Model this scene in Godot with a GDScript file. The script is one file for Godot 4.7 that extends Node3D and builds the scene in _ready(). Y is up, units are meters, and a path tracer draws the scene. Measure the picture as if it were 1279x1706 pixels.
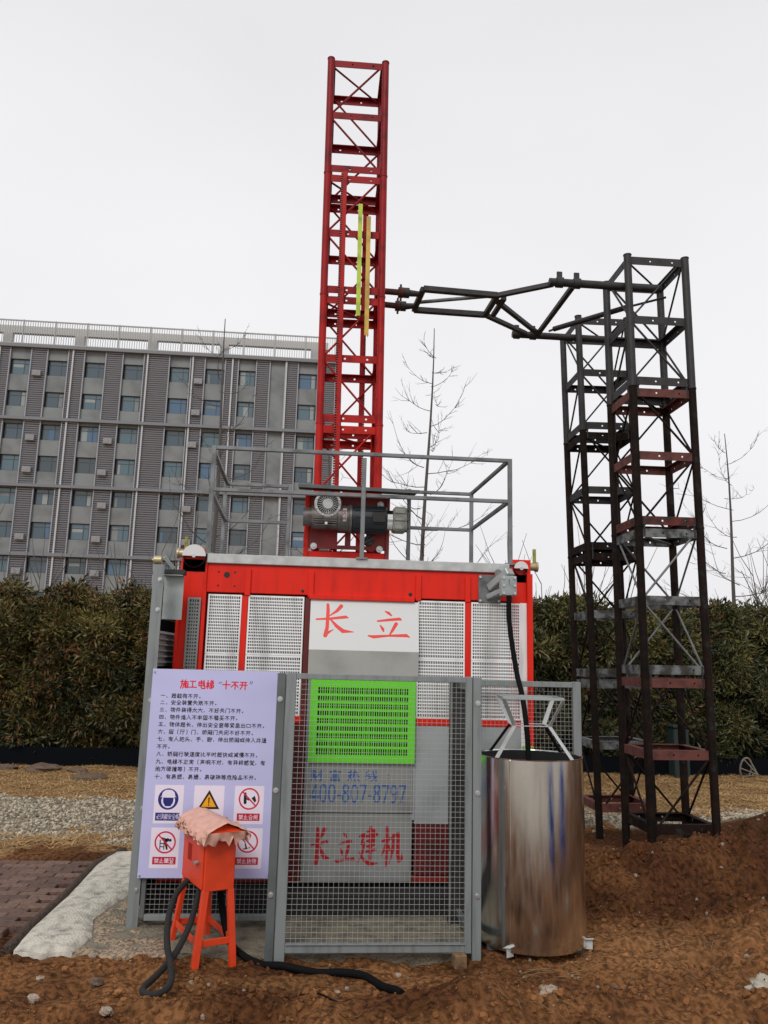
extends Node3D

# ---------------------------------------------------------------- mesh helper
class MB:
	var v := PackedVector3Array()
	var n := PackedVector3Array()
	var u := PackedVector2Array()
	var c := PackedColorArray()
	var tint := Color(1, 1, 1)

	func tri3(a: Vector3, b: Vector3, d: Vector3, na: Vector3, nb: Vector3, nd: Vector3, ua := Vector2.ZERO, ub := Vector2.ZERO, ud := Vector2.ZERO) -> void:
		# front faces run clockwise: turn the triangle when it runs the other way
		if (b - a).cross(d - a).dot(na + nb + nd) > 0.0:
			v.append(a); v.append(d); v.append(b)
			n.append(na); n.append(nd); n.append(nb)
			u.append(ua); u.append(ud); u.append(ub)
		else:
			v.append(a); v.append(b); v.append(d)
			n.append(na); n.append(nb); n.append(nd)
			u.append(ua); u.append(ub); u.append(ud)
		c.append(tint); c.append(tint); c.append(tint)

	func tri(a: Vector3, b: Vector3, d: Vector3, outward: Vector3) -> void:
		var k := (b - a).cross(d - a)
		if k.length_squared() < 1e-16:
			return
		k = k.normalized()
		if k.dot(outward) < 0.0:
			k = -k
		tri3(a, b, d, k, k, k)

	func quad(a: Vector3, b: Vector3, d: Vector3, e: Vector3, outward: Vector3) -> void:
		var k := (d - a).cross(e - b)
		if k.length_squared() < 1e-16:
			return
		k = k.normalized()
		if k.dot(outward) < 0.0:
			k = -k
		tri3(a, b, d, k, k, k, Vector2(0, 0), Vector2(1, 0), Vector2(1, 1))
		tri3(a, d, e, k, k, k, Vector2(0, 0), Vector2(1, 1), Vector2(0, 1))

	# box with chamfered edges; t carries its place and turn
	func box(t: Transform3D, s: Vector3, b := 0.0) -> void:
		var h := s * 0.5
		b = minf(b, minf(h.x, minf(h.y, h.z)) * 0.49)
		for ax in 3:
			var i := (ax + 1) % 3
			var j := (ax + 2) % 3
			for sg in [-1.0, 1.0]:
				var p := []
				for q in [[-1, -1], [1, -1], [1, 1], [-1, 1]]:
					var w := Vector3.ZERO
					w[ax] = sg * h[ax]
					w[i] = q[0] * (h[i] - b)
					w[j] = q[1] * (h[j] - b)
					p.append(t * w)
				var o := Vector3.ZERO
				o[ax] = sg
				quad(p[0], p[1], p[2], p[3], t.basis * o)
		if b <= 0.0:
			return
		for ax in 3:
			var i := (ax + 1) % 3
			var j := (ax + 2) % 3
			for si in [-1.0, 1.0]:
				for sj in [-1.0, 1.0]:
					var p := []
					for q in [[-1, 0], [1, 0], [1, 1], [-1, 1]]:
						var w := Vector3.ZERO
						w[ax] = q[0] * (h[ax] - b)
						w[i] = si * (h[i] if q[1] == 0 else h[i] - b)
						w[j] = sj * (h[j] - b if q[1] == 0 else h[j])
						p.append(t * w)
					var o := Vector3.ZERO
					o[i] = si
					o[j] = sj
					quad(p[0], p[1], p[2], p[3], t.basis * o)
		for sx in [-1.0, 1.0]:
			for sy in [-1.0, 1.0]:
				for sz in [-1.0, 1.0]:
					var o := Vector3(sx, sy, sz)
					tri(t * (o * (h - Vector3(0, b, b))), t * (o * (h - Vector3(b, 0, b))), t * (o * (h - Vector3(b, b, 0))), t.basis * o)

	func bx(lo: Vector3, hi: Vector3, b := 0.0) -> void:
		box(Transform3D(Basis(), (lo + hi) * 0.5), (hi - lo).abs(), b)

	# straight bar between two points; w across, d along the hint
	func bar(a: Vector3, b: Vector3, w: float, d: float, hint := Vector3.UP, bevel := 0.0) -> void:
		var z := (b - a).normalized()
		if absf(z.dot(hint)) > 0.98:
			hint = Vector3.BACK if absf(z.dot(Vector3.BACK)) < 0.9 else Vector3.RIGHT
		var x := hint.cross(z).normalized()
		var y := z.cross(x)
		box(Transform3D(Basis(x, y, z), (a + b) * 0.5), Vector3(w, d, (b - a).length()), bevel)

	# L profile: its corner line runs a-b, one flange along e, the other along f
	func ell(a: Vector3, b: Vector3, e: Vector3, f: Vector3, s := 0.05, th := 0.006, s2 := -1.0) -> void:
		if s2 < 0.0:
			s2 = s
		var z := (b - a).normalized()
		var m := (a + b) * 0.5
		var l := (b - a).length()
		box(Transform3D(Basis(e, f, z), m + e * s * 0.5 + f * th * 0.5), Vector3(s, th, l), 0.0012)
		box(Transform3D(Basis(e, f, z), m + e * th * 0.5 + f * (th + (s2 - th) * 0.5)), Vector3(th, s2 - th, l), 0.0012)

	func tube(a: Vector3, b: Vector3, r: float, r2 := -1.0, k := 10, caps := true) -> void:
		if r2 < 0.0:
			r2 = r
		var z := (b - a).normalized()
		var x := z.cross(Vector3.UP if absf(z.y) < 0.9 else Vector3.RIGHT).normalized()
		var y := z.cross(x)
		for i in k:
			var p := TAU * i / k
			var q := TAU * (i + 1) / k
			var d := x * cos(p) + y * sin(p)
			var e := x * cos(q) + y * sin(q)
			tri3(a + d * r, a + e * r, b + e * r2, d, e, e)
			tri3(a + d * r, b + e * r2, b + d * r2, d, e, d)
			if caps:
				tri3(a, a + d * r, a + e * r, -z, -z, -z)
				tri3(b, b + d * r2, b + e * r2, z, z, z)

	# tube that follows points
	func sweep(p: PackedVector3Array, r: float, k := 8, taper := 1.0) -> void:
		var last := []
		var x := Vector3.ZERO
		for i in p.size():
			var z := (p[mini(i + 1, p.size() - 1)] - p[maxi(i - 1, 0)]).normalized()
			if i == 0:
				x = z.cross(Vector3.UP if absf(z.y) < 0.9 else Vector3.RIGHT).normalized()
			else:
				x = (x - z * x.dot(z)).normalized()
			var y := z.cross(x)
			var rr := r * lerpf(1.0, taper, float(i) / (p.size() - 1))
			var ring := []
			for j in k:
				var d := x * cos(TAU * j / k) + y * sin(TAU * j / k)
				ring.append([p[i] + d * rr, d])
			if i > 0:
				for j in k:
					var m := (j + 1) % k
					tri3(last[j][0], last[m][0], ring[m][0], last[j][1], last[m][1], ring[m][1])
					tri3(last[j][0], ring[m][0], ring[j][0], last[j][1], ring[m][1], ring[j][1])
			last = ring
			if i == 0 or i == p.size() - 1:
				var o := -z if i == 0 else z
				for j in k:
					tri3(p[i], ring[j][0], ring[(j + 1) % k][0], o, o, o)

	# profile of (radius, height) turned about the y axis of t
	func lathe(pr: Array, t: Transform3D, k := 24) -> void:
		for i in pr.size() - 1:
			var p: Vector2 = pr[i]
			var q: Vector2 = pr[i + 1]
			var dn := Vector2(q.y - p.y, p.x - q.x)
			if dn.length() < 1e-9:
				continue
			dn = dn.normalized()
			for j in k:
				var a := TAU * j / k
				var b := TAU * (j + 1) / k
				var ca := Vector3(cos(a), 0, sin(a))
				var cb := Vector3(cos(b), 0, sin(b))
				var na := (t.basis * (ca * dn.x + Vector3.UP * dn.y)).normalized()
				var nb := (t.basis * (cb * dn.x + Vector3.UP * dn.y)).normalized()
				var a0 := t * (ca * p.x + Vector3.UP * p.y)
				var b0 := t * (cb * p.x + Vector3.UP * p.y)
				var a1 := t * (ca * q.x + Vector3.UP * q.y)
				var b1 := t * (cb * q.x + Vector3.UP * q.y)
				if p.x > 1e-6:
					tri3(a0, b0, b1, na, nb, nb, Vector2(float(j) / k, p.y), Vector2(float(j + 1) / k, p.y), Vector2(float(j + 1) / k, q.y))
				if q.x > 1e-6:
					tri3(a0, b1, a1, na, nb, na, Vector2(float(j) / k, p.y), Vector2(float(j + 1) / k, q.y), Vector2(float(j) / k, q.y))

	# upright polygon in plan (x, z) pushed up from y0 to y1
	func slab(poly: PackedVector2Array, y0: float, y1: float) -> void:
		var ix := Geometry2D.triangulate_polygon(poly)
		for i in range(0, ix.size(), 3):
			var a := poly[ix[i]]
			var b := poly[ix[i + 1]]
			var d := poly[ix[i + 2]]
			tri(Vector3(a.x, y1, a.y), Vector3(b.x, y1, b.y), Vector3(d.x, y1, d.y), Vector3.UP)
		var cw := Geometry2D.is_polygon_clockwise(poly)
		for i in poly.size():
			var a := poly[i]
			var b := poly[(i + 1) % poly.size()]
			var o := Vector3(b.y - a.y, 0, a.x - b.x) * (-1.0 if cw else 1.0)
			quad(Vector3(a.x, y0, a.y), Vector3(b.x, y0, b.y), Vector3(b.x, y1, b.y), Vector3(a.x, y1, a.y), o)

	func mesh() -> ArrayMesh:
		var arr := []
		arr.resize(Mesh.ARRAY_MAX)
		arr[Mesh.ARRAY_VERTEX] = v
		arr[Mesh.ARRAY_NORMAL] = n
		arr[Mesh.ARRAY_TEX_UV] = u
		arr[Mesh.ARRAY_COLOR] = c
		var m := ArrayMesh.new()
		m.add_surface_from_arrays(Mesh.PRIMITIVE_TRIANGLES, arr)
		return m

# the same triangles with normals rounded off where corners meet
func rounded(b: MB) -> ArrayMesh:
	var s := SurfaceTool.new()
	s.begin(Mesh.PRIMITIVE_TRIANGLES)
	s.set_smooth_group(0)
	for i in b.v.size():
		s.set_color(b.c[i])
		s.add_vertex(b.v[i].snapped(Vector3.ONE * 1e-5))
	s.index()
	s.generate_normals()
	return s.commit()

# ---------------------------------------------------------------- naming
var taken := {}
var rng := RandomNumberGenerator.new()

func numbered(called: String) -> String:
	if not taken.has(called):
		taken[called] = 0
		return called
	taken[called] += 1
	return "%s_%03d" % [called, taken[called]]

func tag(o: Node3D, label: String, category: String, group := "", kind := "") -> Node3D:
	if label:
		o.set_meta("label", label)
	if category:
		o.set_meta("category", category)
	if group:
		o.set_meta("group", group)
	if kind:
		o.set_meta("kind", kind)
	return o

func thing(called: String, at: Vector3, label: String, category: String, group := "") -> Node3D:
	var o := Node3D.new()
	o.name = numbered(called)
	add_child(o)
	o.position = at
	tag(o, label, category, group)
	return o

# a part: the mesh is built in world metres, then moved under its thing
func part(called: String, b, m: Material, under: Node3D, kind := "", label := "") -> MeshInstance3D:
	var o := MeshInstance3D.new()
	o.name = called if under != self else numbered(called)
	o.mesh = b.mesh() if b is MB else b
	o.material_override = m
	under.add_child(o, true)
	if kind:
		o.set_meta("kind", kind)
	if label:
		o.set_meta("label", label)
	if b is MB and under != self:
		var t := Transform3D()
		var p: Node3D = under
		while p != self:
			t = p.transform * t
			p = p.get_parent()
		o.transform = t.affine_inverse()
	return o

func V(x: float, y: float, z: float) -> Vector3:
	return Vector3(x, y, z)

# ---------------------------------------------------------------- materials
var M := {}
var T := {}

func lin(r: float, g: float, b: float) -> Color:
	return Color(r, g, b).linear_to_srgb()

func noise_tex(key: String, freq: float, oct: int, stops: Array, seed_: int, size := 512, kind := FastNoiseLite.TYPE_SIMPLEX_SMOOTH, normal := false, bump := 4.0) -> NoiseTexture2D:
	var f := FastNoiseLite.new()
	f.noise_type = kind
	f.frequency = freq
	f.fractal_octaves = oct
	f.seed = seed_
	var t := NoiseTexture2D.new()
	t.width = size
	t.height = size
	t.seamless = true
	t.noise = f
	if normal:
		t.as_normal_map = true
		t.bump_strength = bump
	elif stops.size():
		var g := Gradient.new()
		var off := PackedFloat32Array()
		var col := PackedColorArray()
		for s in stops:
			off.append(s[0])
			col.append(s[1] if s[1] is Color else Color(s[1], s[1], s[1]))
		g.offsets = off
		g.colors = col
		t.color_ramp = g
	T[key] = t
	return t

func mat(key: String, col: Color, rough: float, metal := 0.0, tex: Texture2D = null, scale := 1.0, bump: Texture2D = null, bump_cm := 0.2) -> StandardMaterial3D:
	var m := StandardMaterial3D.new()
	m.resource_name = key
	m.albedo_color = col
	m.roughness = rough
	m.metallic = metal
	if tex:
		m.albedo_texture = tex
	if bump:
		m.heightmap_enabled = true
		m.heightmap_texture = bump
		m.heightmap_scale = bump_cm
	if tex or bump:
		m.uv1_triplanar = true
		m.uv1_world_triplanar = true
		m.uv1_scale = Vector3(scale, scale, scale)
	M[key] = m
	return m

# ---------------------------------------------------------------- print: strokes of the written characters on a 16 x 16 grid
# each word is a chain of points (two hex digits each); name@x0y0x1y1 sets a component into a box
const GLYPH := {
	"口": "13 13e3ed1d13", "木": "05f5 707f 750c 75fc", "土": "06f6 707d 0ffb", "日": "21d1df2f21 28d8", "方": "7082 03f3 67d7cdaf 63591f",
	"女": "713aef c57c1f 05f5", "亻": "f008 959f", "扌": "04f4 808f4d 0be8", "车": "03f3 7037e7 0bfb 767f", "辶": "1032 06363c0f 3c6fff",
	"彳": "b005 b50a 989f", "忄": "808f 150a b5f7", "石": "01f1 710a 37e7ed3d37", "火": "248a d39a 707a0f 7aff", "宀": "709f 1f1aeaef",
	"弟": "4062 b092 23d3d626 2629e9ddbd 737f 791f", "一": "17e7", "二": "34c4 1ded", "三": "23d3 38c8 1ded", "四": "13e3ed1d13 63674a 9398c9",
	"五": "22d2 725d 37b7bd 0dfd", "六": "7183 04f4 672e 97de", "七": "07e5 616c8eeeeb", "八": "62581e 92a8ee", "九": "60671f 14b4bcdefefb", "十": "07f7 707f",
	"不": "12e2 82570b 858f a7eb", "开": "12e2 07f7 52591f b2bf", "施": "方@007f a086 a3f3 88f6fadb b5bc 969dbefefc", "工": "22d2 727d 0dfd",
	"电": "23c3ca2a23 26c6 707d9fffc0 9fff", "梯": "木@006f 弟@70ff", "超": "1272 4045 0585 454d 4888 280f 1b5eff 91e1e5c5 b186 97e7ec9c97",
	"载": "1272 4045 05f5 0878 361b7b 0d8d 494f a0b8dffefb e88f d1f3", "荷": "02f2 5054 a0a4 440a 383f 56f6 79b9bc7c79 e6efcf", "安": "7072 1513e3e5 754bef b88d1f 08f8",
	"全": "7007 70f7 38c8 3bcb 1fef 787f", "装": "1133 1644 4047 63f3 a0a6 77e7 09f9 791d 4b4f7d 79ef daac", "置": "11e1e41411 5154 a1a4 06f6 7478 38c8 383f c8cf 3aca 3ccc 0fff",
	"失": "4016 33d3 07f7 70771f 88ff", "效": "4042 0373 3508 5588 670f 288f b086 a4f4 e47f a6ff", "物": "2106 1373 0a79 404f a085 93f3eddfbe b38a d38e",
	"件": "亻@004f 7156 64e4 59f9 a0af", "得": "彳@004f 70d0d57570 72d2 67f7 5afa c7cfaf 7c9e", "太": "05f5 70660f 86ff 6c8e", "大": "05f5 70660f 86ff",
	"好": "女@007f 81e1b4 b4bf9e 78f8", "关": "4063 b093 24d4 08f8 74781f 88ff", "门": "2042 141f 61e1efcf", "堆": "土@006f 9066 848f b0c3 84f4 88f8 8cfc 8fff b4bf",
	"入": "760f 407198ff", "牢": "7072 1513e3e5 5539 47d7 0bfb 757f", "固": "11e1ef1f11 35c5 7378 59b9bd5d59", "稳": "6012 0575 404f 450b 457a a074 a1e1c4 84e4ea8a 87e7 7c6f 9c9fdfdd bbcd ecfe",
	"妥": "d022 3345 7375 c3b5 765bef b98d1f 09f9", "体": "亻@004f 63f3 a0af a35b a3fb 8cdc", "长": "c165 07f7 404e8b 77fe", "伸": "亻@004f 63e3eb6b63 67e7 a0af",
	"出": "2227d7 d2d7 191eee e9ef 707e", "窗": "7071 1412e2e4 5326 93d5 7567 27d7df2f27 784b 69a94e", "等": "3004 2262 4254 a074 92f2 b2c4 25d5 7478 08f8 0bfb b9bf9f 4c6e",
	"紧": "1116 4046 61e167 82f7 6739a9 b93cdc 7c7f 4d1f adee", "急": "6014 51b184 24d4da2a 27d7 1c0f 4b4fcfcd 7b8d dcfe", "层": "11e1e515 11190f 48d8 3beb 7b4ede bcef",
	"（": "c0a4abcf", "）": "30545b3f", "厅": "11f1 111a0f 46f6 a6af8f", "轿": "车@006f e082 74f4 b278 b4f8 997f d9df", "厢": "11f1 111a0f 木@339f b4f4ffbfb4 b8f8 bbfb",
	"闭": "2042 141f 61e1efcf 46b6 848d6d 864c", "有": "03f3 60450a 565f 56c6cfaf 59c9 5ccc", "人": "70660f 76ff", "把": "扌@005f 72e2e878 a2a8 727d9ffffc", "头": "3153 1446 09f9 90881f 9aef",
	"手": "d022 24d4 08f8 717f5e", "脚": "11190f 1141 414f 1545 1949 62a2 52b2 8087 57b7 876ebd c2f2f9d9 c2cf", "或": "04f4 16666a1a16 0d7c 90a8effb e78e c0e2", "井": "14e4 0afa 50591f b0bf",
	"道": "辶@00ff 7092 c0b2 53f3 76e6ed7d76 78e8 7aea a496", "行": "4004 4509 383f 71e1 66f6 c6cf9f", "驶": "015147 2317676e4e 0b4a 83e3e88883 b0b96f 8aff", "速": "辶@00ff 52f2 74e4e87874 a0ad a85c a8fc",
	"度": "7071 12f2 12190f 35f5 6368 b3b8 68b8 4ada4f 5bef", "比": "111e6b 1666 909dbefefb e497", "平": "12e2 3457 c4a7 09f9 727f", "时": "02525c0c02 0757 64f4 c0cfaf 7799",
	"快": "0417 5364 303f 73e3e8 68f8 a0a85f a9ff", "减": "1133 1c48 53f3 53594f 66a6 78a8ac7c78 b0c9effc e6ad e0f2", "慢": "303f 0417 5364 70e0e47470 72e2 66f6f96966 9699 c6c9 7beb6f 8cff",
	"正": "12e2 727e 77d7 363e 0efe", "常": "7073 3143 c1a3 0604f4f6 56a6a95956 2f2bdbdfcf 797f", "声": "12e2 7075 25d5 38d8db3b 787b 383b0f", "响": "03434b0b03 a082 6f62f2ffdf 96c6cb9b96",
	"对": "03630e 157d 74f4 c0cfaf 8799", "异": "21c1c525 2126e6e4 0afa 585c2f b7bf", "样": "木@006f 8092 d0c2 73f3 77e7 6bfb b3bf", "感": "12f2 12160a 3474 3676793936 90b7f9 d48a c0e1 1c0f 4b4fcfcd 7b8d dcfe",
	"觉": "2043 6073 d0b3 0604f4f6 474c 47b7bc 796d1f 9a9ffffd", "地": "土@005f 67f4fadb a0ab 727d9ffffc", "碰": "石@006f 8093 d0b3 74f4 949e c4ce 6689 f6d9 6efe", "撞": "扌@005f a0a1 72f2 8395 d3c5 65f5 77e7eb7b77 79e9 a7af 8ded 6fff",
	"易": "31c1c63631 33c3 470b 38e8ddbf 781e b84f", "燃": "火@006f 9064 81b179 b4f4 d0d599 d5f9 e0f1 7c6e 9cae ccde ecfe", "爆": "火@006f 80e0e38380 75f5 9397 d3d7 67f7 976b d7fb b9bf 8b9d 9d7f ddff",
	"破": "石@006f 83f3e6 83896f b0b7 97e78f a9ff", "碎": "石@006f a0a2 73f3 9468 96a8 c4a8 c5f8 6afa b8bf", "危": "6015 51c194 24f4 242a0f 67d7dbab 676d8ffffc", "险": "115135583a 111f a066 a0f6 87d7 799c a9bc e9cd 6ffe",
	"品": "口@40b7 口@087f 口@88ff", "必": "170b 565d7fcfcc 6183 d6f9 c22f", "须": "4004 4508 5a0f 71f1 b1a4 84e4eb 848b b66f bbff", "戴": "1282 5045 05f5 17878b1b17 575b 0c9c 3b3d 7b7d 0f9f b0c9ef e8ae d1f3",
	"帽": "0c04646c 303f 8580f0f5 82f2 98e8ef9f98 9beb", "禁": "木@0078 木@80f8 39c9 0bfb 7b7f 4d2f bdee", "止": "707e 77d7 343e 0efe", "合": "7007 70f7 48b8 3acacf3f3a", "闸": "2042 141f 61e1efcf 44b4ba4a44 47b7 747e",
	"攀": "木@0057 木@a0f7 61a4 a164 65a8 a568 08f8 780c 79fc 3bcb 0dfd 7b7f", "登": "116107 a1f7 e1c3 47b7 49b9bc4c49 5c6e acae 0fff", "抛": "扌@005f 90965f 74b4bccfff c6f6fa", "财": "1a11515a 33390f 4b7f 74f4 d0dfbf d46b",
	"富": "7071 1412e2e4 45b5 47b7b94947 2bdbdf2f2b 2ddd 7b7f", "热": "扌@007b 90957a 73d3d8f9 7598 1c0f 5c6f 9caf dcff", "线": "3004450858 0d5b 75f4 69f8 90b8effb e97f d0e2", "：": "6566 6b6c", "、": "2b4e", "，": "2b3c2e", "。": "2b4b4d2d2b",
	"建": "72e2e8 55f5 77e7 6beb a0ad 024217473b0f 1a5eff", "机": "木@006f 82896f 82d2dcfefb", "“": "b396 f3d6", "”": "3016 7056",
}

class Canvas:
	var w: int
	var h: int
	var px: PackedByteArray
	var sc := 1.0  # pixels per unit

	func _init(w_: int, h_: int, bg: Color) -> void:
		w = w_
		h = h_
		px.resize(w * h * 3)
		for i in w * h:
			px[i * 3] = int(bg.r * 255.0)
			px[i * 3 + 1] = int(bg.g * 255.0)
			px[i * 3 + 2] = int(bg.b * 255.0)

	func mixpx(i: int, k: Color, a: float) -> void:
		px[i] = int(lerpf(px[i], k.r * 255.0, a))
		px[i + 1] = int(lerpf(px[i + 1], k.g * 255.0, a))
		px[i + 2] = int(lerpf(px[i + 2], k.b * 255.0, a))

	# stroke with a radius at either end
	func stroke(a: Vector2, b: Vector2, r: float, r2: float, k: Color) -> void:
		var m := maxf(r, r2) + 1.0
		var d := b - a
		var l2 := maxf(d.length_squared(), 1e-6)
		for y in range(maxi(0, int(minf(a.y, b.y) - m)), mini(h, int(maxf(a.y, b.y) + m) + 2)):
			for x in range(maxi(0, int(minf(a.x, b.x) - m)), mini(w, int(maxf(a.x, b.x) + m) + 2)):
				var p := Vector2(x + 0.5, y + 0.5)
				var t := clampf((p - a).dot(d) / l2, 0.0, 1.0)
				var cov := clampf(lerpf(r, r2, t) + 0.5 - p.distance_to(a + d * t), 0.0, 1.0)
				if cov > 0.0:
					mixpx((y * w + x) * 3, k, cov)

	func rect(x0: float, y0: float, x1: float, y1: float, k: Color) -> void:
		for y in range(maxi(0, int(y0)), mini(h, int(y1))):
			for x in range(maxi(0, int(x0)), mini(w, int(x1))):
				mixpx((y * w + x) * 3, k, k.a)

	func poly(p: PackedVector2Array, k: Color) -> void:
		var lo := p[0]
		var hi := p[0]
		for q in p:
			lo = lo.min(q)
			hi = hi.max(q)
		for y in range(maxi(0, int(lo.y)), mini(h, int(hi.y) + 2)):
			for x in range(maxi(0, int(lo.x)), mini(w, int(hi.x) + 2)):
				var cov := 0.0
				for s in 4:
					if Geometry2D.is_point_in_polygon(Vector2(x + 0.25 + 0.5 * (s % 2), y + 0.25 + 0.5 * (s / 2)), p):
						cov += 0.25
				if cov > 0.0:
					mixpx((y * w + x) * 3, k, cov)

	func ring(o: Vector2, r: float, th: float, k: Color) -> void:
		for y in range(maxi(0, int(o.y - r - 2)), mini(h, int(o.y + r + 3))):
			for x in range(maxi(0, int(o.x - r - 2)), mini(w, int(o.x + r + 3))):
				var q := Vector2(x + 0.5, y + 0.5).distance_to(o)
				var cov := clampf(r + 0.5 - q, 0.0, 1.0) * clampf(q - (r - th) + 0.5, 0.0, 1.0)
				if cov > 0.0:
					mixpx((y * w + x) * 3, k, cov)

	func glyph(data: String, at: Vector2, s: Vector2, r: float, k: Color, book: Dictionary) -> void:
		for word in data.split(" ", false):
			if "@" in word:
				var bits := word.split("@")
				var q := bits[1]
				var p0 := Vector2(q.substr(0, 1).hex_to_int(), q.substr(1, 1).hex_to_int()) / 15.0
				var p1 := Vector2(q.substr(2, 1).hex_to_int(), q.substr(3, 1).hex_to_int()) / 15.0
				glyph(book[bits[0]], at + p0 * s, (p1 - p0) * s, r, k, book)
				continue
			var last := Vector2.ZERO
			for i in range(0, word.length() - 1, 2):
				var p := at + Vector2(word.substr(i, 1).hex_to_int(), word.substr(i + 1, 1).hex_to_int()) / 15.0 * s
				if i > 0:
					stroke(last, p, r, r, k)
				last = p

	func text(line: String, at: Vector2, s: Vector2, step: float, r: float, k: Color, book: Dictionary) -> void:
		for i in line.length():
			if book.has(line[i]):
				glyph(book[line[i]], at + Vector2(step * i, 0), s, r, k, book)

	func brush(pts: Array, off: Vector2, s: Vector2, k: Color) -> void:
		for i in pts.size() - 1:
			var a: Array = pts[i]
			var b: Array = pts[i + 1]
			stroke(off + Vector2(a[0], a[1]) * s, off + Vector2(b[0], b[1]) * s, a[2] * s.y, b[2] * s.y, k)

	func texture() -> ImageTexture:
		return ImageTexture.create_from_image(Image.create_from_data(w, h, false, Image.FORMAT_RGB8, px))

# large brush-written characters: strokes of (x, y, half width) on a 100 x 100 grid
const BRUSH := {
	"长": [[[32, 2, 4], [33, 20, 5], [32, 70, 5], [28, 94, 6], [31, 88, 5], [48, 76, 1]], [[66, 6, 6], [56, 20, 4.5], [37, 36, 1.5]], [[4, 47, 2.5], [40, 44, 3.5], [78, 38, 4.5], [84, 40, 2]], [[38, 44, 2], [56, 66, 5], [72, 80, 6], [100, 82, 0.8]]],
	"立": [[[42, 8, 2], [50, 14, 5], [57, 22, 2.5]], [[24, 42, 3], [50, 37, 4.5], [76, 33, 5], [80, 36, 2.5]], [[30, 56, 2], [36, 68, 5], [38, 76, 2.5]], [[68, 50, 6], [60, 70, 5], [52, 88, 2]], [[2, 92, 2.5], [14, 95, 5.5], [50, 90, 3.5], [92, 88, 5.5], [100, 93, 2]]],
	"建": [[[45, 12, 3], [80, 8, 4.5], [78, 36, 4]], [[36, 24, 3], [94, 18, 4]], [[44, 36, 3], [80, 32, 4]], [[46, 50, 3], [80, 45, 4]], [[40, 64, 3], [86, 58, 4]], [[62, 0, 5], [62, 40, 5], [61, 84, 4]], [[8, 24, 3], [28, 18, 4], [16, 44, 3], [30, 42, 4], [20, 72, 3], [0, 92, 1]], [[6, 66, 2], [26, 84, 4], [60, 96, 6], [100, 94, 1]]],
	"机": [[[2, 36, 3], [44, 28, 4.5]], [[24, 0, 5], [25, 50, 5], [23, 100, 3.5]], [[24, 36, 3], [14, 56, 4], [0, 74, 1]], [[26, 40, 2], [42, 58, 4.5]], [[58, 20, 4], [57, 56, 4.5], [40, 94, 1.5]], [[58, 22, 3], [82, 16, 5], [82, 70, 5], [90, 86, 6], [102, 82, 4], [103, 68, 1]]],
}

# ---------------------------------------------------------------- the scene
func _ready() -> void:
	rng.seed = 20240
	var cam := Camera3D.new()
	cam.name = "camera"
	cam.fov = 65.34
	cam.keep_aspect = Camera3D.KEEP_HEIGHT
	cam.position = Vector3(0, 2.0, 0)
	cam.rotation_degrees = Vector3(10.6, -4.6, 1.454)
	cam.near = 0.05
	cam.far = 2000.0
	add_child(cam)
	cam.current = true
	var env := Environment.new()
	env.background_mode = Environment.BG_SKY
	env.tonemap_mode = Environment.TONE_MAPPER_LINEAR
	env.tonemap_exposure = 1.0
	env.sdfgi_enabled = true
	env.ssao_enabled = true
	env.ssil_enabled = true
	var sky := Sky.new()
	var pano := PanoramaSkyMaterial.new()
	pano.panorama = overcast()
	sky.sky_material = pano
	env.sky = sky
	var we := WorldEnvironment.new()
	we.name = "overcast_sky"
	we.environment = env
	add_child(we)
	var sun := DirectionalLight3D.new()
	sun.name = "veiled_sun"
	sun.light_energy = 0.5
	sun.light_color = Color(1.0, 0.975, 0.94)
	sun.light_angular_distance = 22.0
	sun.shadow_enabled = true
	sun.rotation_degrees = Vector3(-42, -22, 0)
	add_child(sun)

	materials()
	ground()
	building()
	hedges()
	trees()
	paving_and_concrete()
	towers()
	mast()
	tie_frame()
	cage()
	drive_unit()
	fences()
	board()
	drum()
	switch_box()
	cables()
	litter()
	scatter()

# even grey overcast, a little brighter low down, with soft cloud
func overcast() -> ImageTexture:
	var f := FastNoiseLite.new()
	f.seed = 5
	f.frequency = 0.9
	f.fractal_octaves = 4
	var im := Image.create(512, 256, false, Image.FORMAT_RGBF)
	for y in 256:
		var el := PI * (0.5 - (y + 0.5) / 256.0)
		for x in 512:
			var az := TAU * (x + 0.5) / 512.0
			var d := Vector3(cos(az) * cos(el), sin(el), sin(az) * cos(el))
			var k := 0.69 + 0.10 * smoothstep(0.0, 0.32, sin(el)) - 0.24 * smoothstep(0.38, 0.85, sin(el)) + 0.07 * f.get_noise_3d(d.x * 2.0, d.y * 5.0, d.z * 2.0)
			if el < 0.0:
				k = lerpf(k, 0.3, smoothstep(0.0, 0.1, -el))
			im.set_pixel(x, y, Color(k * 0.985, k * 0.98, k * 1.03).linear_to_srgb())
	return ImageTexture.create_from_image(im)

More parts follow.
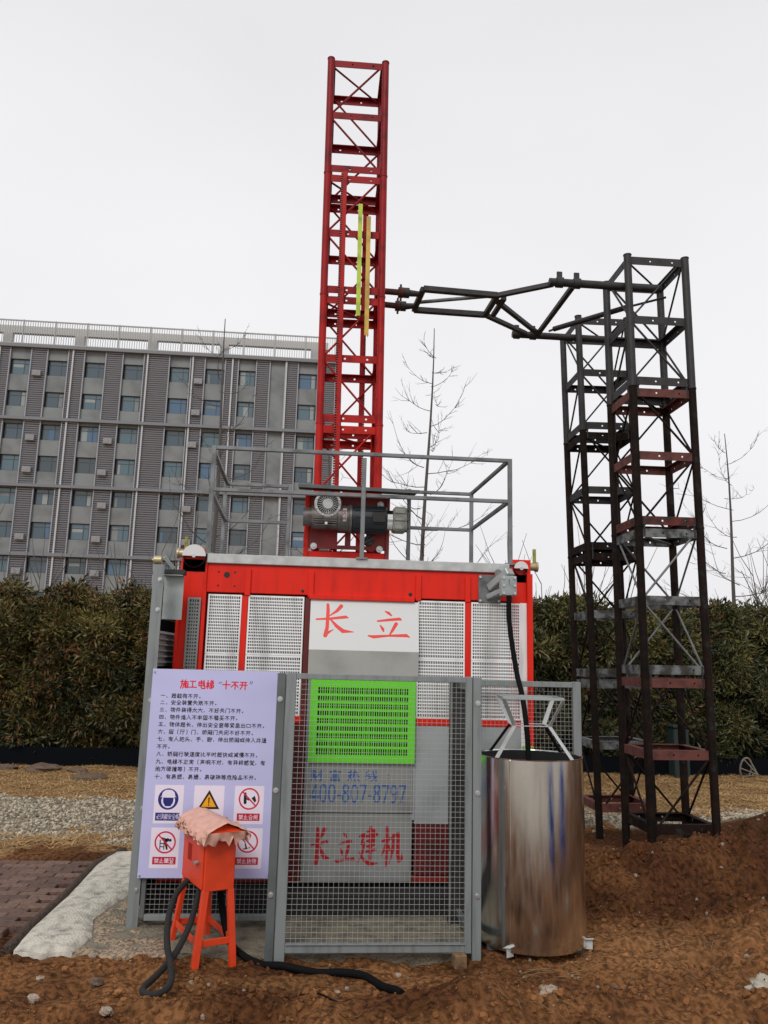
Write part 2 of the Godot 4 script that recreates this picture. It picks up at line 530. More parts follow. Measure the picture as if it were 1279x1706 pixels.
func materials() -> void:
	var grime := noise_tex("grime", 0.012, 5, [[0.0, 0.62], [0.35, 0.88], [0.6, 1.0], [1.0, 1.0]], 3)
	var faint := noise_tex("faint", 0.01, 5, [[0.0, 0.84], [0.5, 0.97], [1.0, 1.0]], 11)
	var fine := noise_tex("fine", 0.05, 4, [[0.0, 0.3], [1.0, 0.85]], 7)
	var soil := noise_tex("soil", 0.02, 6, [[0.0, 0.38], [0.4, 0.72], [0.62, 1.0], [1.0, 1.25]], 21, 1024)
	var rough := noise_tex("rough", 0.035, 6, [[0.0, 0.0], [1.0, 1.0]], 23, 1024)
	var spang := noise_tex("spangle", 0.045, 1, [[0.0, 0.72], [0.5, 0.88], [1.0, 1.0]], 31, 512, FastNoiseLite.TYPE_CELLULAR)
	var rust := noise_tex("rust", 0.011, 6, [[0.0, Color(0.08, 0.07, 0.07)], [0.38, Color(0.12, 0.10, 0.09)], [0.52, Color(0.20, 0.115, 0.085)], [0.68, Color(0.13, 0.115, 0.11)], [1.0, Color(0.27, 0.255, 0.24)]], 41)
	var flake := noise_tex("flake", 0.016, 6, [[0.0, Color(0.16, 0.12, 0.10)], [0.33, Color(0.24, 0.15, 0.11)], [0.45, Color(0.36, 0.13, 0.10)], [0.75, Color(0.47, 0.17, 0.12)], [1.0, Color(0.33, 0.2, 0.16)]], 43)
	var grey := noise_tex("greysteel", 0.014, 6, [[0.0, Color(0.18, 0.14, 0.12)], [0.36, Color(0.23, 0.225, 0.225)], [0.55, Color(0.36, 0.375, 0.38)], [0.8, Color(0.46, 0.475, 0.475)], [1.0, Color(0.3, 0.25, 0.22)]], 47)
	var wall := noise_tex("wall", 0.006, 5, [[0.0, 0.82], [0.5, 0.95], [1.0, 1.0]], 51)

	var streaks := noise_tex("streaks", 0.012, 5, [[0.0, 0.84], [0.32, 0.95], [0.55, 1.0], [1.0, 1.0]], 37)
	var red := mat("red_paint", lin(0.70, 0.018, 0.006), 0.42, 0.0, streaks, 1.0)
	red.uv1_scale = Vector3(0.9, 0.16, 0.9)
	red.metallic_specular = 0.35
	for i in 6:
		var ms := mat("mast_red_%d" % i, lin(0.68, 0.018, 0.008).lerp(lin(0.23, 0.009, 0.014), i / 5.0), 0.5, 0.0, grime, 0.5)  # one red, darkened section by section: backlight towards the top painted in
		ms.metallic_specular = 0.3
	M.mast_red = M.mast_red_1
	mat("dark_red", lin(0.25, 0.012, 0.010), 0.45, 0.0, grime, 0.5)
	mat("rusty_red", Color(0.84, 0.84, 0.84), 0.8, 0.0, flake, 0.9)
	mat("rusty_black", Color(1, 1, 1), 0.75, 0.1, rust, 0.8)
	M.rusty_black.metallic_specular = 0.25
	M.rusty_black.albedo_color = Color(0.85, 0.85, 0.85)
	mat("dark_steel", lin(0.03, 0.028, 0.029), 0.6, 0.2, grime, 0.8)
	mat("grey_steel", Color(1, 1, 1), 0.7, 0.2, grey, 0.8)
	mat("pale_steel", lin(0.17, 0.18, 0.185), 0.55, 0.25, grime, 0.8)
	mat("ochre_steel", lin(0.26, 0.12, 0.035), 0.8, 0.0, grime, 0.8)
	mat("fence_grey", lin(0.215, 0.24, 0.245), 0.5, 0.15, streaks, 1.0).uv1_scale = Vector3(2.0, 0.25, 2.0)
	mat("fence_dark", lin(0.12, 0.135, 0.14), 0.5, 0.15, faint, 0.5)
	mat("rail_grey", lin(0.19, 0.20, 0.21), 0.5, 0.3, grime, 0.6)
	mat("wire", lin(0.38, 0.39, 0.39), 0.5, 0.3)
	mat("galvanised", lin(0.58, 0.60, 0.60), 0.4, 0.35, noise_tex("brushed", 0.01, 4, [[0.0, 0.82], [1.0, 1.0]], 33), 1.2)
	mat("bracket_grey", lin(0.36, 0.40, 0.40), 0.45, 0.3, faint, 0.8)
	var tin := mat("tinplate", lin(0.82, 0.82, 0.81), 0.17, 1.0, noise_tex("streak", 0.02, 4, [[0.0, 0.86], [0.5, 0.97], [1.0, 1.0]], 35), 1.0, noise_tex("dents", 0.006, 3, [[0.0, 0.0], [1.0, 1.0]], 61), 0.6)
	tin.uv1_scale = Vector3(1.4, 0.15, 1.4)
	tin.heightmap_scale = 0.22
	tin.roughness_texture = fine
	tin.roughness = 0.32
	mat("panel_white", lin(0.82, 0.83, 0.84), 0.45, 0.0, streaks, 1.0).uv1_scale = Vector3(0.8, 0.14, 0.8)
	mat("panel_grey", lin(0.26, 0.272, 0.268), 0.5, 0.1, faint, 0.4)  # grey darkened to carry the shade behind the gate mesh
	mat("shaded_red", lin(0.11, 0.006, 0.006), 0.5, 0.0, grime, 0.5)  # red with the shadow behind the gate put into its colour
	mat("rusty_dark_red", lin(0.12, 0.034, 0.027), 0.8, 0.0, grime, 0.9)
	mat("panel_light", lin(0.60, 0.615, 0.60), 0.5, 0.1, faint, 0.4)
	mat("panel_blue_grey", lin(0.38, 0.41, 0.43), 0.5, 0.1, faint, 0.4)
	mat("sign_white", lin(0.62, 0.63, 0.64), 0.45)
	mat("interior", lin(0.012, 0.012, 0.013), 0.9)  # near-black puts the shade of enclosed spaces into the colour
	mat("tag_paint", lin(0.27, 0.27, 0.05), 0.6, 0.0, grime, 2.0)
	mat("green_paint", lin(0.12, 0.62, 0.012), 0.45)
	mat("lime_paint", lin(0.42, 0.55, 0.03), 0.5, 0.0, grime, 0.6)
	mat("yellow_paint", lin(0.55, 0.36, 0.05), 0.5, 0.0, grime, 0.6)
	mat("brass", lin(0.42, 0.36, 0.22), 0.45, 0.5)
	mat("chrome", lin(0.7, 0.7, 0.71), 0.12, 1.0)
	mat("bolt_steel", lin(0.55, 0.55, 0.56), 0.35, 0.8)
	mat("cast_grey", lin(0.13, 0.115, 0.11), 0.42, 0.5, grime, 1.5)
	mat("cast_silver", lin(0.42, 0.42, 0.42), 0.4, 0.5, grime, 1.5)
	mat("motor_blue", lin(0.009, 0.013, 0.018), 0.45, 0.1)
	mat("motor_grey", lin(0.24, 0.24, 0.22), 0.55, 0.2, grime, 1.0)
	mat("rubber", lin(0.006, 0.006, 0.007), 0.8).metallic_specular = 0.2
	mat("dusty_rubber", lin(0.011, 0.0105, 0.010), 0.85, 0.0, grime, 2.0)
	mat("black", lin(0.008, 0.008, 0.008), 0.6)
	mat("blue_print", lin(0.02, 0.10, 0.33), 0.5)
	mat("orange_paint", lin(0.72, 0.055, 0.012), 0.42, 0.0, faint, 0.8)
	var paper := mat("packing_paper", lin(0.70, 0.39, 0.31), 0.55, 0.0, faint, 2.0)
	paper.backlight_enabled = true
	paper.backlight = Color(0.25, 0.16, 0.12)
	mat("timber", lin(0.2, 0.12, 0.06), 0.85, 0.0, grime, 2.0)
	mat("dusty_concrete", lin(0.38, 0.29, 0.20), 0.95, 0.0, soil, 1.1, rough, 1.6)
	mat("base_concrete", lin(0.20, 0.175, 0.13), 0.9, 0.0, grime, 0.9, rough, 1.2)  # under-cage shade put into this darker concrete colour
	mat("concrete", lin(0.33, 0.29, 0.22), 0.9, 0.0, grime, 0.9, rough, 1.2)
	mat("screed", lin(0.56, 0.53, 0.46), 0.9, 0.0, grime, 1.1, rough, 1.0)
	mat("mortar_edge", lin(0.09, 0.055, 0.04), 0.95, 0.0, soil, 1.5, rough, 1.5)
	mat("brick_a", lin(0.165, 0.095, 0.072), 0.9, 0.0, grime, 3.0, rough, 0.6)
	mat("brick_b", lin(0.205, 0.125, 0.095), 0.9, 0.0, grime, 3.0, rough, 0.6)
	mat("brick_c", lin(0.135, 0.08, 0.064), 0.9, 0.0, grime, 3.0, rough, 0.6)
	var dirt := mat("ground", Color(1, 1, 1), 0.95, 0.0, soil, 0.8, rough, 1.7)
	dirt.vertex_color_use_as_albedo = true
	dirt.metallic_specular = 0.2
	var clod := mat("clod", Color(1, 1, 1), 0.95)
	clod.vertex_color_use_as_albedo = true
	clod.metallic_specular = 0.2
	var leaf := mat("leaf", Color(1, 1, 1), 0.55)
	leaf.vertex_color_use_as_albedo = true
	leaf.backlight_enabled = true
	leaf.backlight = Color(0.3, 0.3, 0.3)
	mat("hedge_core", lin(0.012, 0.013, 0.006), 0.95)
	mat("bark", lin(0.085, 0.075, 0.07), 0.9)
	mat("net", lin(0.005, 0.006, 0.008), 0.95).metallic_specular = 0.1
	mat("facade", lin(0.235, 0.25, 0.255), 0.85, 0.0, wall, 0.12)
	mat("facade_dark", lin(0.13, 0.13, 0.135), 0.8)
	mat("louvre", lin(0.29, 0.295, 0.33), 0.6, 0.1)
	mat("louvre_back", lin(0.12, 0.122, 0.135), 0.8)
	mat("band", lin(0.17, 0.175, 0.19), 0.6)
	mat("pier", lin(0.46, 0.465, 0.48), 0.6)
	mat("roof_beam", lin(0.46, 0.46, 0.455), 0.8)
	mat("roof_rail", lin(0.33, 0.33, 0.33), 0.6)
	mat("window_frame", lin(0.055, 0.06, 0.065), 0.5)
	for g in [["pane_a", 0.035, 0.07, 0.095], ["pane_b", 0.06, 0.12, 0.15], ["pane_c", 0.03, 0.05, 0.06], ["pane_d", 0.04, 0.11, 0.2]]:
		var m := mat(g[0], lin(g[1], g[2], g[3]), 0.12, 0.0)
		m.metallic_specular = 0.7
	mat("curtain", lin(0.3, 0.33, 0.33), 0.9)
	mat("aircon", lin(0.24, 0.24, 0.25), 0.6)
	mat("stone_pale", lin(0.40, 0.32, 0.25), 0.9, 0.0, grime, 4.0, rough, 0.6)
	mat("stone_brown", lin(0.15, 0.10, 0.07), 0.9, 0.0, grime, 4.0, rough, 0.6)
	mat("stone_grey", lin(0.21, 0.18, 0.15), 0.9, 0.0, grime, 4.0, rough, 0.6)
	mat("plastic_white", lin(0.42, 0.38, 0.31), 0.6, 0.0, grime, 3.0)
	mat("barrel_blue", lin(0.01, 0.075, 0.36), 0.4)
	mat("teal", lin(0.010, 0.024, 0.023), 0.7)
	mat("straw", lin(0.22, 0.15, 0.075), 0.9)

# ---------------------------------------------------------------- ground
var relief := FastNoiseLite.new()
var wobble := FastNoiseLite.new()

func bump(x: float, z: float, cx: float, cz: float, sx: float, sz: float, h: float) -> float:
	return h * exp(-pow((x - cx) / sx, 2.0) - pow((z - cz) / sz, 2.0))

func gh(x: float, z: float) -> float:
	var y := 0.0
	y += bump(x, z, 6.6, -8.6, 1.5, 1.5, 0.95)
	y += bump(x, z, 5.0, -7.6, 1.6, 0.9, 0.22)
	y += bump(x, z, 3.6, -7.7, 1.6, 0.55, 0.30)
	y -= bump(x, z, 0.45, -5.89, 0.75, 0.1, 0.045)
	y += bump(x, z, 3.4, -5.9, 0.8, 0.35, 0.12)
	y += bump(x, z, 0.95, -5.02, 0.28, 0.22, 0.13)
	y += bump(x, z, -2.3, -4.9, 0.5, 0.3, 0.1)
	y += bump(0.0, z, 0.0, -5.12, 1.0, 0.14, 0.05) * (1.0 + 0.8 * relief.get_noise_2d(x * 1.3, 4.0))
	var loose := smoothstep(-9.6, -8.4, z)
	var calm := 1.0 - smoothstep(-6.05, -5.95, -absf(z + 7.3) - 4.9 + absf(x) * 0.02) * smoothstep(-1.9, -1.6, x) * (1.0 - smoothstep(1.25, 1.5, x))
	y += loose * calm * (1.0 + 1.0 * smoothstep(2.2, 3.2, x)) * (0.045 * relief.get_noise_2d(x * 1.5, z * 1.5) + 0.04 * relief.get_noise_2d(x * 4.0, z * 4.0) + 0.02 * relief.get_noise_2d(x * 16.0, z * 16.0))
	if x < -1.9 and z < -5.9:
		y = lerpf(y, -0.03, smoothstep(-1.9, -2.0, x) * smoothstep(-5.9, -6.1, z) * (1.0 - smoothstep(-8.5, -8.9, z)))
	y += (1.0 - loose) * 0.04 * relief.get_noise_2d(x * 0.8, z * 0.8)
	return y

# which ground lies here: 0 soil, 1 gravel, 2 straw
func cover(x: float, z: float) -> int:
	var w := wobble.get_noise_2d(x * 0.5, z * 1.2) * 0.9 + wobble.get_noise_2d(x * 3.0, z * 5.0) * 0.75
	var zz := z + w
	if x > 2.2:
		if zz > -10.1:
			return 0
		return 1 if zz > -11.3 else 2
	if zz > -8.9:
		return 0
	if zz > -9.5:
		return 2
	return 1 if zz > -12.3 else 2

func cover_color(x: float, z: float) -> Color:
	var k := wobble.get_noise_2d(x * 1.7, z * 1.7)
	match cover(x, z):
		1:
			return Color(0.33, 0.28, 0.21) * (1.0 + 0.3 * k)
		2:
			return Color(0.40, 0.25, 0.115).lerp(Color(0.25, 0.13, 0.06), clampf(0.4 + k, 0, 1))
	var big := wobble.get_noise_2d(x * 0.55 + 40.0, z * 1.1)
	var c := Color(0.10, 0.042, 0.018).lerp(Color(0.245, 0.112, 0.046), clampf(0.45 + 1.2 * k + 0.9 * big, 0, 1))
	c = c.lerp(Color(0.30, 0.15, 0.065), clampf(bump(x, z, 2.55, -6.0, 0.55, 0.5, 0.75) + bump(x, z, -0.2, -5.5, 0.9, 0.12, 0.5), 0, 1))
	c = c.lerp(Color(0.55, 0.49, 0.41), smoothstep(-3.2, -0.8, z + k * 0.6))
	return c.lerp(Color(0.072, 0.029, 0.014), clampf((x - 2.5) * 0.5, 0, 0.8) * smoothstep(-5.6, -6.6, z + 0.8 * k) * (1.0 - smoothstep(-9.5, -10.5, z)))

func steps(marks: Array) -> PackedFloat32Array:
	var r := PackedFloat32Array()
	for i in marks.size() - 1:
		var a: float = marks[i][0]
		var b: float = marks[i + 1][0]
		var k := maxi(1, int(round((b - a) / marks[i][1])))
		for j in k:
			r.append(lerpf(a, b, float(j) / k))
	r.append(marks[-1][0])
	return r

func ground() -> void:
	relief.seed = 9
	relief.frequency = 1.0
	relief.fractal_octaves = 3
	wobble.seed = 17
	wobble.frequency = 0.6
	var xs := steps([[-700.0, 100.0], [-100.0, 15.0], [-25.0, 2.0], [-9.0, 0.3], [-4.2, 0.055], [6.6, 0.3], [16.0, 3.0], [40.0, 20.0], [100.0, 100.0], [700.0, 1.0]])
	var zs := steps([[-900.0, 150.0], [-150.0, 20.0], [-30.0, 2.0], [-17.0, 0.25], [-9.6, 0.1], [-8.6, 0.055], [-4.2, 0.2], [-2.0, 1.0], [12.0, 8.0], [60.0, 60.0], [420.0, 1.0]])
	var v := PackedVector3Array()
	var n := PackedVector3Array()
	var c := PackedColorArray()
	var ix := PackedInt32Array()
	for z in zs:
		for x in xs:
			var y := gh(x, z) if absf(x) < 30.0 and absf(z) < 40.0 else 0.0
			v.append(Vector3(x, y, z))
			var e := 0.04
			if absf(x) < 12.0 and z > -18.0 and z < 0.0:
				n.append(Vector3(gh(x - e, z) - gh(x + e, z), 2.0 * e, gh(x, z - e) - gh(x, z + e)).normalized())
			else:
				n.append(Vector3.UP)
			c.append(cover_color(x, z))
	var w := xs.size()
	for j in zs.size() - 1:
		for i in w - 1:
			var a := j * w + i
			ix.append_array([a, a + 1, a + w, a + 1, a + w + 1, a + w])
	var arr := []
	arr.resize(Mesh.ARRAY_MAX)
	arr[Mesh.ARRAY_VERTEX] = v
	arr[Mesh.ARRAY_NORMAL] = n
	arr[Mesh.ARRAY_COLOR] = c
	arr[Mesh.ARRAY_INDEX] = ix
	var m := ArrayMesh.new()
	m.add_surface_from_arrays(Mesh.PRIMITIVE_TRIANGLES, arr)
	tag(part("ground", m, M.ground, self), "bare red-brown soil with straw and gravel patches behind the hoist", "ground", "", "structure")

func paving_and_concrete() -> void:
	# base slab the hoist stands on
	var b := MB.new()
	b.slab(PackedVector2Array([Vector2(-1.5, -6.08), Vector2(-0.9, -5.98), Vector2(-0.2, -5.93), Vector2(0.5, -5.96), Vector2(1.18, -5.93), Vector2(1.35, -6.3), Vector2(1.4, -9.4), Vector2(-1.55, -9.4)]), -0.2, 0.02)
	tag(part("concrete_base", b, M.base_concrete, self), "stained concrete base slab under the red hoist cage", "concrete slab", "", "structure")
	# pale screed strip and its mortar lip, beside the brick paving
	var s := MB.new()
	rough_slab(s, PackedVector2Array([Vector2(-1.62, -8.9), Vector2(-1.95, -8.8), Vector2(-2.0, -8.35), Vector2(-1.96, -7.3), Vector2(-1.98, -6.5), Vector2(-1.95, -6.04), Vector2(-1.74, -5.98), Vector2(-1.56, -6.02), Vector2(-1.50, -6.3), Vector2(-1.60, -6.7), Vector2(-1.53, -7.1), Vector2(-1.42, -7.5), Vector2(-1.46, -8.0)]), 0.05, 0.009)
	tag(part("screed_strip", rounded(s), M.screed, self), "pale smoothed concrete strip running back beside the brick paving", "concrete strip", "", "structure")
	var r := MB.new()
	rough_slab(r, PackedVector2Array([Vector2(-1.56, -6.02), Vector2(-1.50, -6.3), Vector2(-1.60, -6.7), Vector2(-1.53, -7.1), Vector2(-1.42, -7.5), Vector2(-1.46, -8.4), Vector2(-1.2, -8.4), Vector2(-1.15, -6.4), Vector2(-0.85, -6.15), Vector2(-0.9, -5.95), Vector2(-1.2, -5.9)]), 0.022, 0.03)
	tag(part("concrete_apron", rounded(r), M.dusty_concrete, self), "crumbling sandy concrete apron at the foot of the grey corner post", "concrete apron", "", "structure")
	var e := MB.new()
	e.sweep(PackedVector3Array([V(-1.9, 0.0, -9.0), V(-2.03, 0.0, -8.4), V(-2.02, 0.0, -7.8), V(-2.0, 0.0, -7.2), V(-2.02, 0.0, -6.6), V(-2.02, -0.01, -6.1)]), 0.042, 6)
	tag(part("mortar_lip", e, M.mortar_edge, self), "dark ragged mortar lip between brick paving and pale strip", "mortar edge", "", "structure")
	# brick paving: stretcher rows, every brick its own piece
	var pave := thing("brick_paving", V(-3.1, -0.05, -7.3), "red-brown brick paving laid in staggered rows at the left edge", "paving")
	pave.set_meta("kind", "structure")
	var bed := MB.new()
	bed.bx(V(-4.9, -0.12, -8.5), V(-2.03, -0.035, -6.16))
	part("sand_bed", bed, M.mortar_edge, pave)
	var kinds := []
	for i in 4:
		var bm := MB.new()
		bm.box(Transform3D(Basis(), Vector3.ZERO), V(0.232, 0.06, 0.108), 0.006)
		kinds.append(bm.mesh())
	var hues := [M.brick_a, M.brick_b, M.brick_c]
	for row in 20:
		var z := -8.44 + row * 0.1155
		for k in 14:
			var x := -2.16 - k * 0.2385 - (0.119 if row % 2 else 0.0)
			if x < -4.2 + 0.0 or (z > -6.5 and x > -2.25):
				continue
			var o := part("brick", kinds[k % 4], hues[rng.randi() % 3], pave)
			o.transform = pave.transform.affine_inverse() * Transform3D(Basis.from_euler(V(rng.randf_range(-0.02, 0.02), rng.randf_range(-0.015, 0.015), rng.randf_range(-0.02, 0.02))), V(x, -0.012 + rng.randf_range(-0.005, 0.005), z))

# slab with an uneven top: polygon filled with a fine grid, edges rounded off
func rough_slab(b: MB, poly: PackedVector2Array, top: float, amp: float) -> void:
	b.slab(poly, -0.15, top * 0.34)
	var lo := poly[0]
	var hi := poly[0]
	for p in poly:
		lo = lo.min(p)
		hi = hi.max(p)
	var st := 0.04
	var nx := int((hi.x - lo.x) / st) + 2
	var nz := int((hi.y - lo.y) / st) + 2
	var hs := []
	for j in nz:
		var row := PackedFloat32Array()
		for i in nx:
			var p := lo + Vector2(i, j) * st
			var d: float = edge_distance(p, poly)
			row.append(-1.0 if d < 0.0 else lerpf(top * 0.4, top, sqrt(clampf(d / 0.09, 0.0, 1.0))) + amp * relief.get_noise_2d(p.x * 4.0, p.y * 4.0) * clampf(d / 0.06, 0.0, 1.0))
		hs.append(row)
	for j in nz - 1:
		for i in nx - 1:
			var q := [hs[j][i], hs[j][i + 1], hs[j + 1][i + 1], hs[j + 1][i]]
			if q.max() < -0.5:
				continue
			var w := []
			for k in 4:
				var p := lo + Vector2(i + [0, 1, 1, 0][k], j + [0, 0, 1, 1][k]) * st
				if q[k] < -0.5:
					var best := 1e9
					var at := p
					for m in poly.size():
						var cp := Geometry2D.get_closest_point_to_segment(p, poly[m], poly[(m + 1) % poly.size()])
						if cp.distance_to(p) < best:
							best = cp.distance_to(p)
							at = cp
					w.append(V(at.x, top * 0.35, at.y))
				else:
					w.append(V(p.x, q[k], p.y))
			b.tri(w[0], w[1], w[2], Vector3.UP)
			b.tri(w[0], w[2], w[3], Vector3.UP)

func edge_distance(p: Vector2, poly: PackedVector2Array) -> float:
	if not Geometry2D.is_point_in_polygon(p, poly):
		return -1.0
	var d := 1e9
	for i in poly.size():
		d = minf(d, Geometry2D.get_closest_point_to_segment(p, poly[i], poly[(i + 1) % poly.size()]).distance_to(p))
	return d

# ---------------------------------------------------------------- office building far behind
func building() -> void:
	var z := -75.0
	var o := thing("office_building", V(-20, 0, z), "grey seven-storey office block with louvred screens and open roof frame behind the hoist", "building")
	var right := 0.9
	var left := -47.6
	var cols := []
	for c in [[-29.9, -28.25], [-26.45, -24.8], [-23.0, -21.3], [-19.4, -17.7], [-15.0, -13.3], [-11.6, -9.95], [-8.4, -6.95], [-2.6, -1.0]]:
		cols.append(c)
	for k in 5:
		cols.push_front([-33.4 - 3.5 * k, -31.75 - 3.5 * k])
	var core := MB.new()
	core.bx(V(left, 0, z - 14.0), V(right - 0.05, 30.7, z - 0.55))
	part("core_wall", core, M.facade_dark, o)
	var sills := [28.0, 24.85, 21.65, 18.6, 15.45, 12.3, 9.15, 5.9, 2.65]
	# spandrel and lintel pieces of every window column
	var sp := MB.new()
	for c in cols:
		var top := 30.7
		for s in sills:
			sp.bx(V(c[0] - 0.15, s + 1.55, z - 0.5), V(c[1] + 0.15, top, z))
			top = s
		sp.bx(V(c[0] - 0.15, 0, z - 0.5), V(c[1] + 0.15, top, z))
	sp.bx(V(-6.0, 0, z - 0.5), V(-4.0, 30.7, z + 0.02))
	part("wall", sp, M.facade, o)
	# windows
	var frames := {}
	var glass := {}
	for k in 2:
		var wd := 1.66 if k == 0 else 1.5
		var f := MB.new()
		f.bx(V(-wd / 2, 0, -0.05), V(wd / 2, 0.07, 0.05))
		f.bx(V(-wd / 2, 1.47, -0.05), V(wd / 2, 1.55, 0.05))
		f.bx(V(-wd / 2, 0.07, -0.05), V(-wd / 2 + 0.07, 1.47, 0.05))
		f.bx(V(wd / 2 - 0.07, 0.07, -0.05), V(wd / 2, 1.47, 0.05))
		f.bx(V(wd * 0.16, 0.07, -0.04), V(wd * 0.16 + 0.06, 1.47, 0.04))
		f.bx(V(-wd / 2 + 0.07, 1.08, -0.04), V(wd / 2 - 0.07, 1.13, 0.039))
		frames[k] = f.mesh()
		var g := MB.new()
		g.bx(V(-wd / 2 + 0.05, 0.05, -0.015), V(wd / 2 - 0.05, 1.5, 0.005))
		glass[k] = g.mesh()
	var curtains := []
	for e in [[-0.72, 0.1, -0.2, 1.45], [-0.2, 0.1, 0.26, 1.05], [-0.72, 0.75, 0.24, 1.06], [0.36, 0.1, 0.7, 1.45], [-0.7, 0.1, -0.5, 1.05]]:
		var cur := MB.new()
		cur.bx(V(e[0], e[1], 0.006), V(e[2], e[3], 0.012))
		curtains.append(cur.mesh())
	var panes := [M.pane_a, M.pane_b, M.pane_c, M.pane_d, M.pane_a, M.pane_b]
	for s in sills.size() - 1:
		for c in cols:
			var k := 0 if c[1] - c[0] > 1.55 else 1
			var w := part("window", frames[k], M.window_frame, o)
			w.position = V((c[0] + c[1]) * 0.5, sills[s], z - 0.2) - o.position
			var p := part("pane", glass[k], panes[rng.randi() % 6], w)
			if rng.randf() < 0.55:
				part("curtain", curtains[rng.randi() % 5], [M.curtain, M.curtain, M.facade, M.pane_d][rng.randi() % 4], w)
	# louvre screens between the columns: backing, slats and edge trims
	var screens := []
	cols.sort_custom(func(a, b): return a[0] < b[0])
	for i in cols.size() - 1:
		screens.append([cols[i][1] + 0.15, cols[i + 1][0] - 0.15])
	screens.erase(screens[-1])
	screens.append([-6.8, -5.5])
	screens.append([-4.0, -2.75])
	screens.append([-0.85, right])
	var back := MB.new()
	var trim := MB.new()
	for c in screens:
		var sl := MB.new()
		back.bx(V(c[0], 0, z - 0.5), V(c[1], 30.7, z + 0.05))
		var y := 0.3
		while y < 30.6:
			sl.box(Transform3D(Basis.from_euler(V(0.5, 0, 0)), V((c[0] + c[1]) * 0.5, y, z + 0.16)), V(c[1] - c[0] - 0.04, 0.115, 0.03))
			y += 0.21
		for x in [c[0], c[1]]:
			trim.bx(V(x - 0.05, 0, z + 0.05), V(x + 0.05, 30.7, z + 0.25))
		part("louvre_screen", sl, M.louvre, o, "stuff")
	part("screen_backing", back, M.louvre_back, o)
	part("screen_trim", trim, M.louvre, o, "stuff")
	for x in [-45.2, -38.3, -31.0, -24.2, -17.2, -12.9, -9.1, -3.9]:
		var p := MB.new()
		p.bx(V(x - 0.07, 0, z + 0.2), V(x + 0.07, 30.7, z + 0.36))
		part("pier", p, M.pier, o)
	for y in [30.75, 23.6, 17.2, 10.8, 4.4]:
		var p := MB.new()
		p.bx(V(left, y - 0.14, z - 0.4), V(right + 0.06, y + 0.14, z + 0.5))
		part("floor_band", p, M.band, o)
	var acm := MB.new()
	acm.bx(V(-0.4, 0, -0.15), V(0.4, 0.55, 0.15), 0.02)
	acm.lathe([Vector2(0.24, 0.16), Vector2(0.2, 0.17), Vector2(0.0, 0.165)], Transform3D(Basis(Vector3.RIGHT, -PI / 2) * Basis(), V(-0.1, 0.3, 0.0)).rotated_local(Vector3.RIGHT, PI), 12)
	var ac := acm.mesh()
	for x in [-27.4, -20.4, -12.4]:
		for s in 7:
			if rng.randf() < 0.85:
				var a := part("air_conditioner", ac, M.aircon, o)
				a.position = V(x + rng.randf_range(-0.15, 0.15), sills[s] - 0.2, z + 0.36) - o.position
	# open frame and railing on the roof
	var rf := MB.new()
	rf.bx(V(left, 32.6, z - 1.6), V(right - 0.8, 33.35, z - 1.1))
	part("roof_beam", rf, M.roof_beam, o)
	for x in [-45.0, -38.0, -31.0, -24.2, -17.2, -10.2, -1.2]:
		var p := MB.new()
		p.bx(V(x - 0.45, 30.9, z - 1.6), V(x + 0.45, 32.6, z - 1.1))
		part("roof_column", p, M.roof_beam, o)
	var rl := MB.new()
	rl.bx(V(left, 33.3, z + 0.1), V(right, 33.42, z + 0.2))
	rl.bx(V(left, 31.02, z + 0.1), V(right, 31.1, z + 0.2))
	part("roof_handrail", rl, M.roof_rail, o)
	var pk := MB.new()
	var x := left
	while x < right:
		pk.bx(V(x - 0.022, 31.1, z + 0.12), V(x + 0.022, 33.3, z + 0.18))
		x += 0.23
	part("roof_pickets", pk, M.roof_rail, o, "stuff")
	for k in 16:
		var p := MB.new()
		p.bx(V(right - 0.1 - k * 3.0, 30.9, z + 0.08), V(right - k * 3.0, 33.45, z + 0.22))
		part("roof_post", p, M.roof_rail, o)

# ---------------------------------------------------------------- hedges
func leaf_cluster(seed_: int, leaves: int, spread: float, ln: float, wd: float) -> ArrayMesh:
	var r := RandomNumberGenerator.new()
	r.seed = seed_
	var b := MB.new()
	for i in leaves:
		var d := V(r.randf_range(-1, 1), r.randf_range(-0.7, 1.0), r.randf_range(-1, 1)).normalized()
		var side := d.cross(Vector3.UP + V(r.randf_range(-0.5, 0.5), 0, r.randf_range(-0.5, 0.5))).normalized()
		var up := side.cross(d)
		var a := d * spread * r.randf_range(0.1, 0.9)
		var l := ln * r.randf_range(0.7, 1.25)
		var w := wd * r.randf_range(0.8, 1.2)
		var tip := a + d * l - up * l * 0.2
		var m := a + d * l * 0.45
		var k := r.randf_range(0.75, 1.2)
		b.tint = Color(k, k, k)
		b.tri(a, m + side * w + up * w * 0.3, tip, up)
		b.tri(a, m - side * w + up * w * 0.3, tip, up)
	return b.mesh()

func scattered(called: String, mesh: Mesh, m: Material, where: Array, tints: Array, under: Node3D, kind := "stuff") -> MultiMeshInstance3D:
	var mm := MultiMesh.new()
	mm.transform_format = MultiMesh.TRANSFORM_3D
	mm.use_colors = true
	mm.instance_count = where.size()
	mm.mesh = mesh
	for i in where.size():
		mm.set_instance_transform(i, where[i])
		mm.set_instance_color(i, tints[i])
	var o := MultiMeshInstance3D.new()
	o.name = called if under != self else numbered(called)
	o.multimesh = mm
	o.material_override = m
	under.add_child(o, true)
	o.set_meta("kind", kind)
	if under != self:
		o.position = -under.position
	return o

func spin() -> Basis:
	return Basis.from_euler(V(rng.randf() * TAU, rng.randf() * TAU, rng.randf() * TAU))

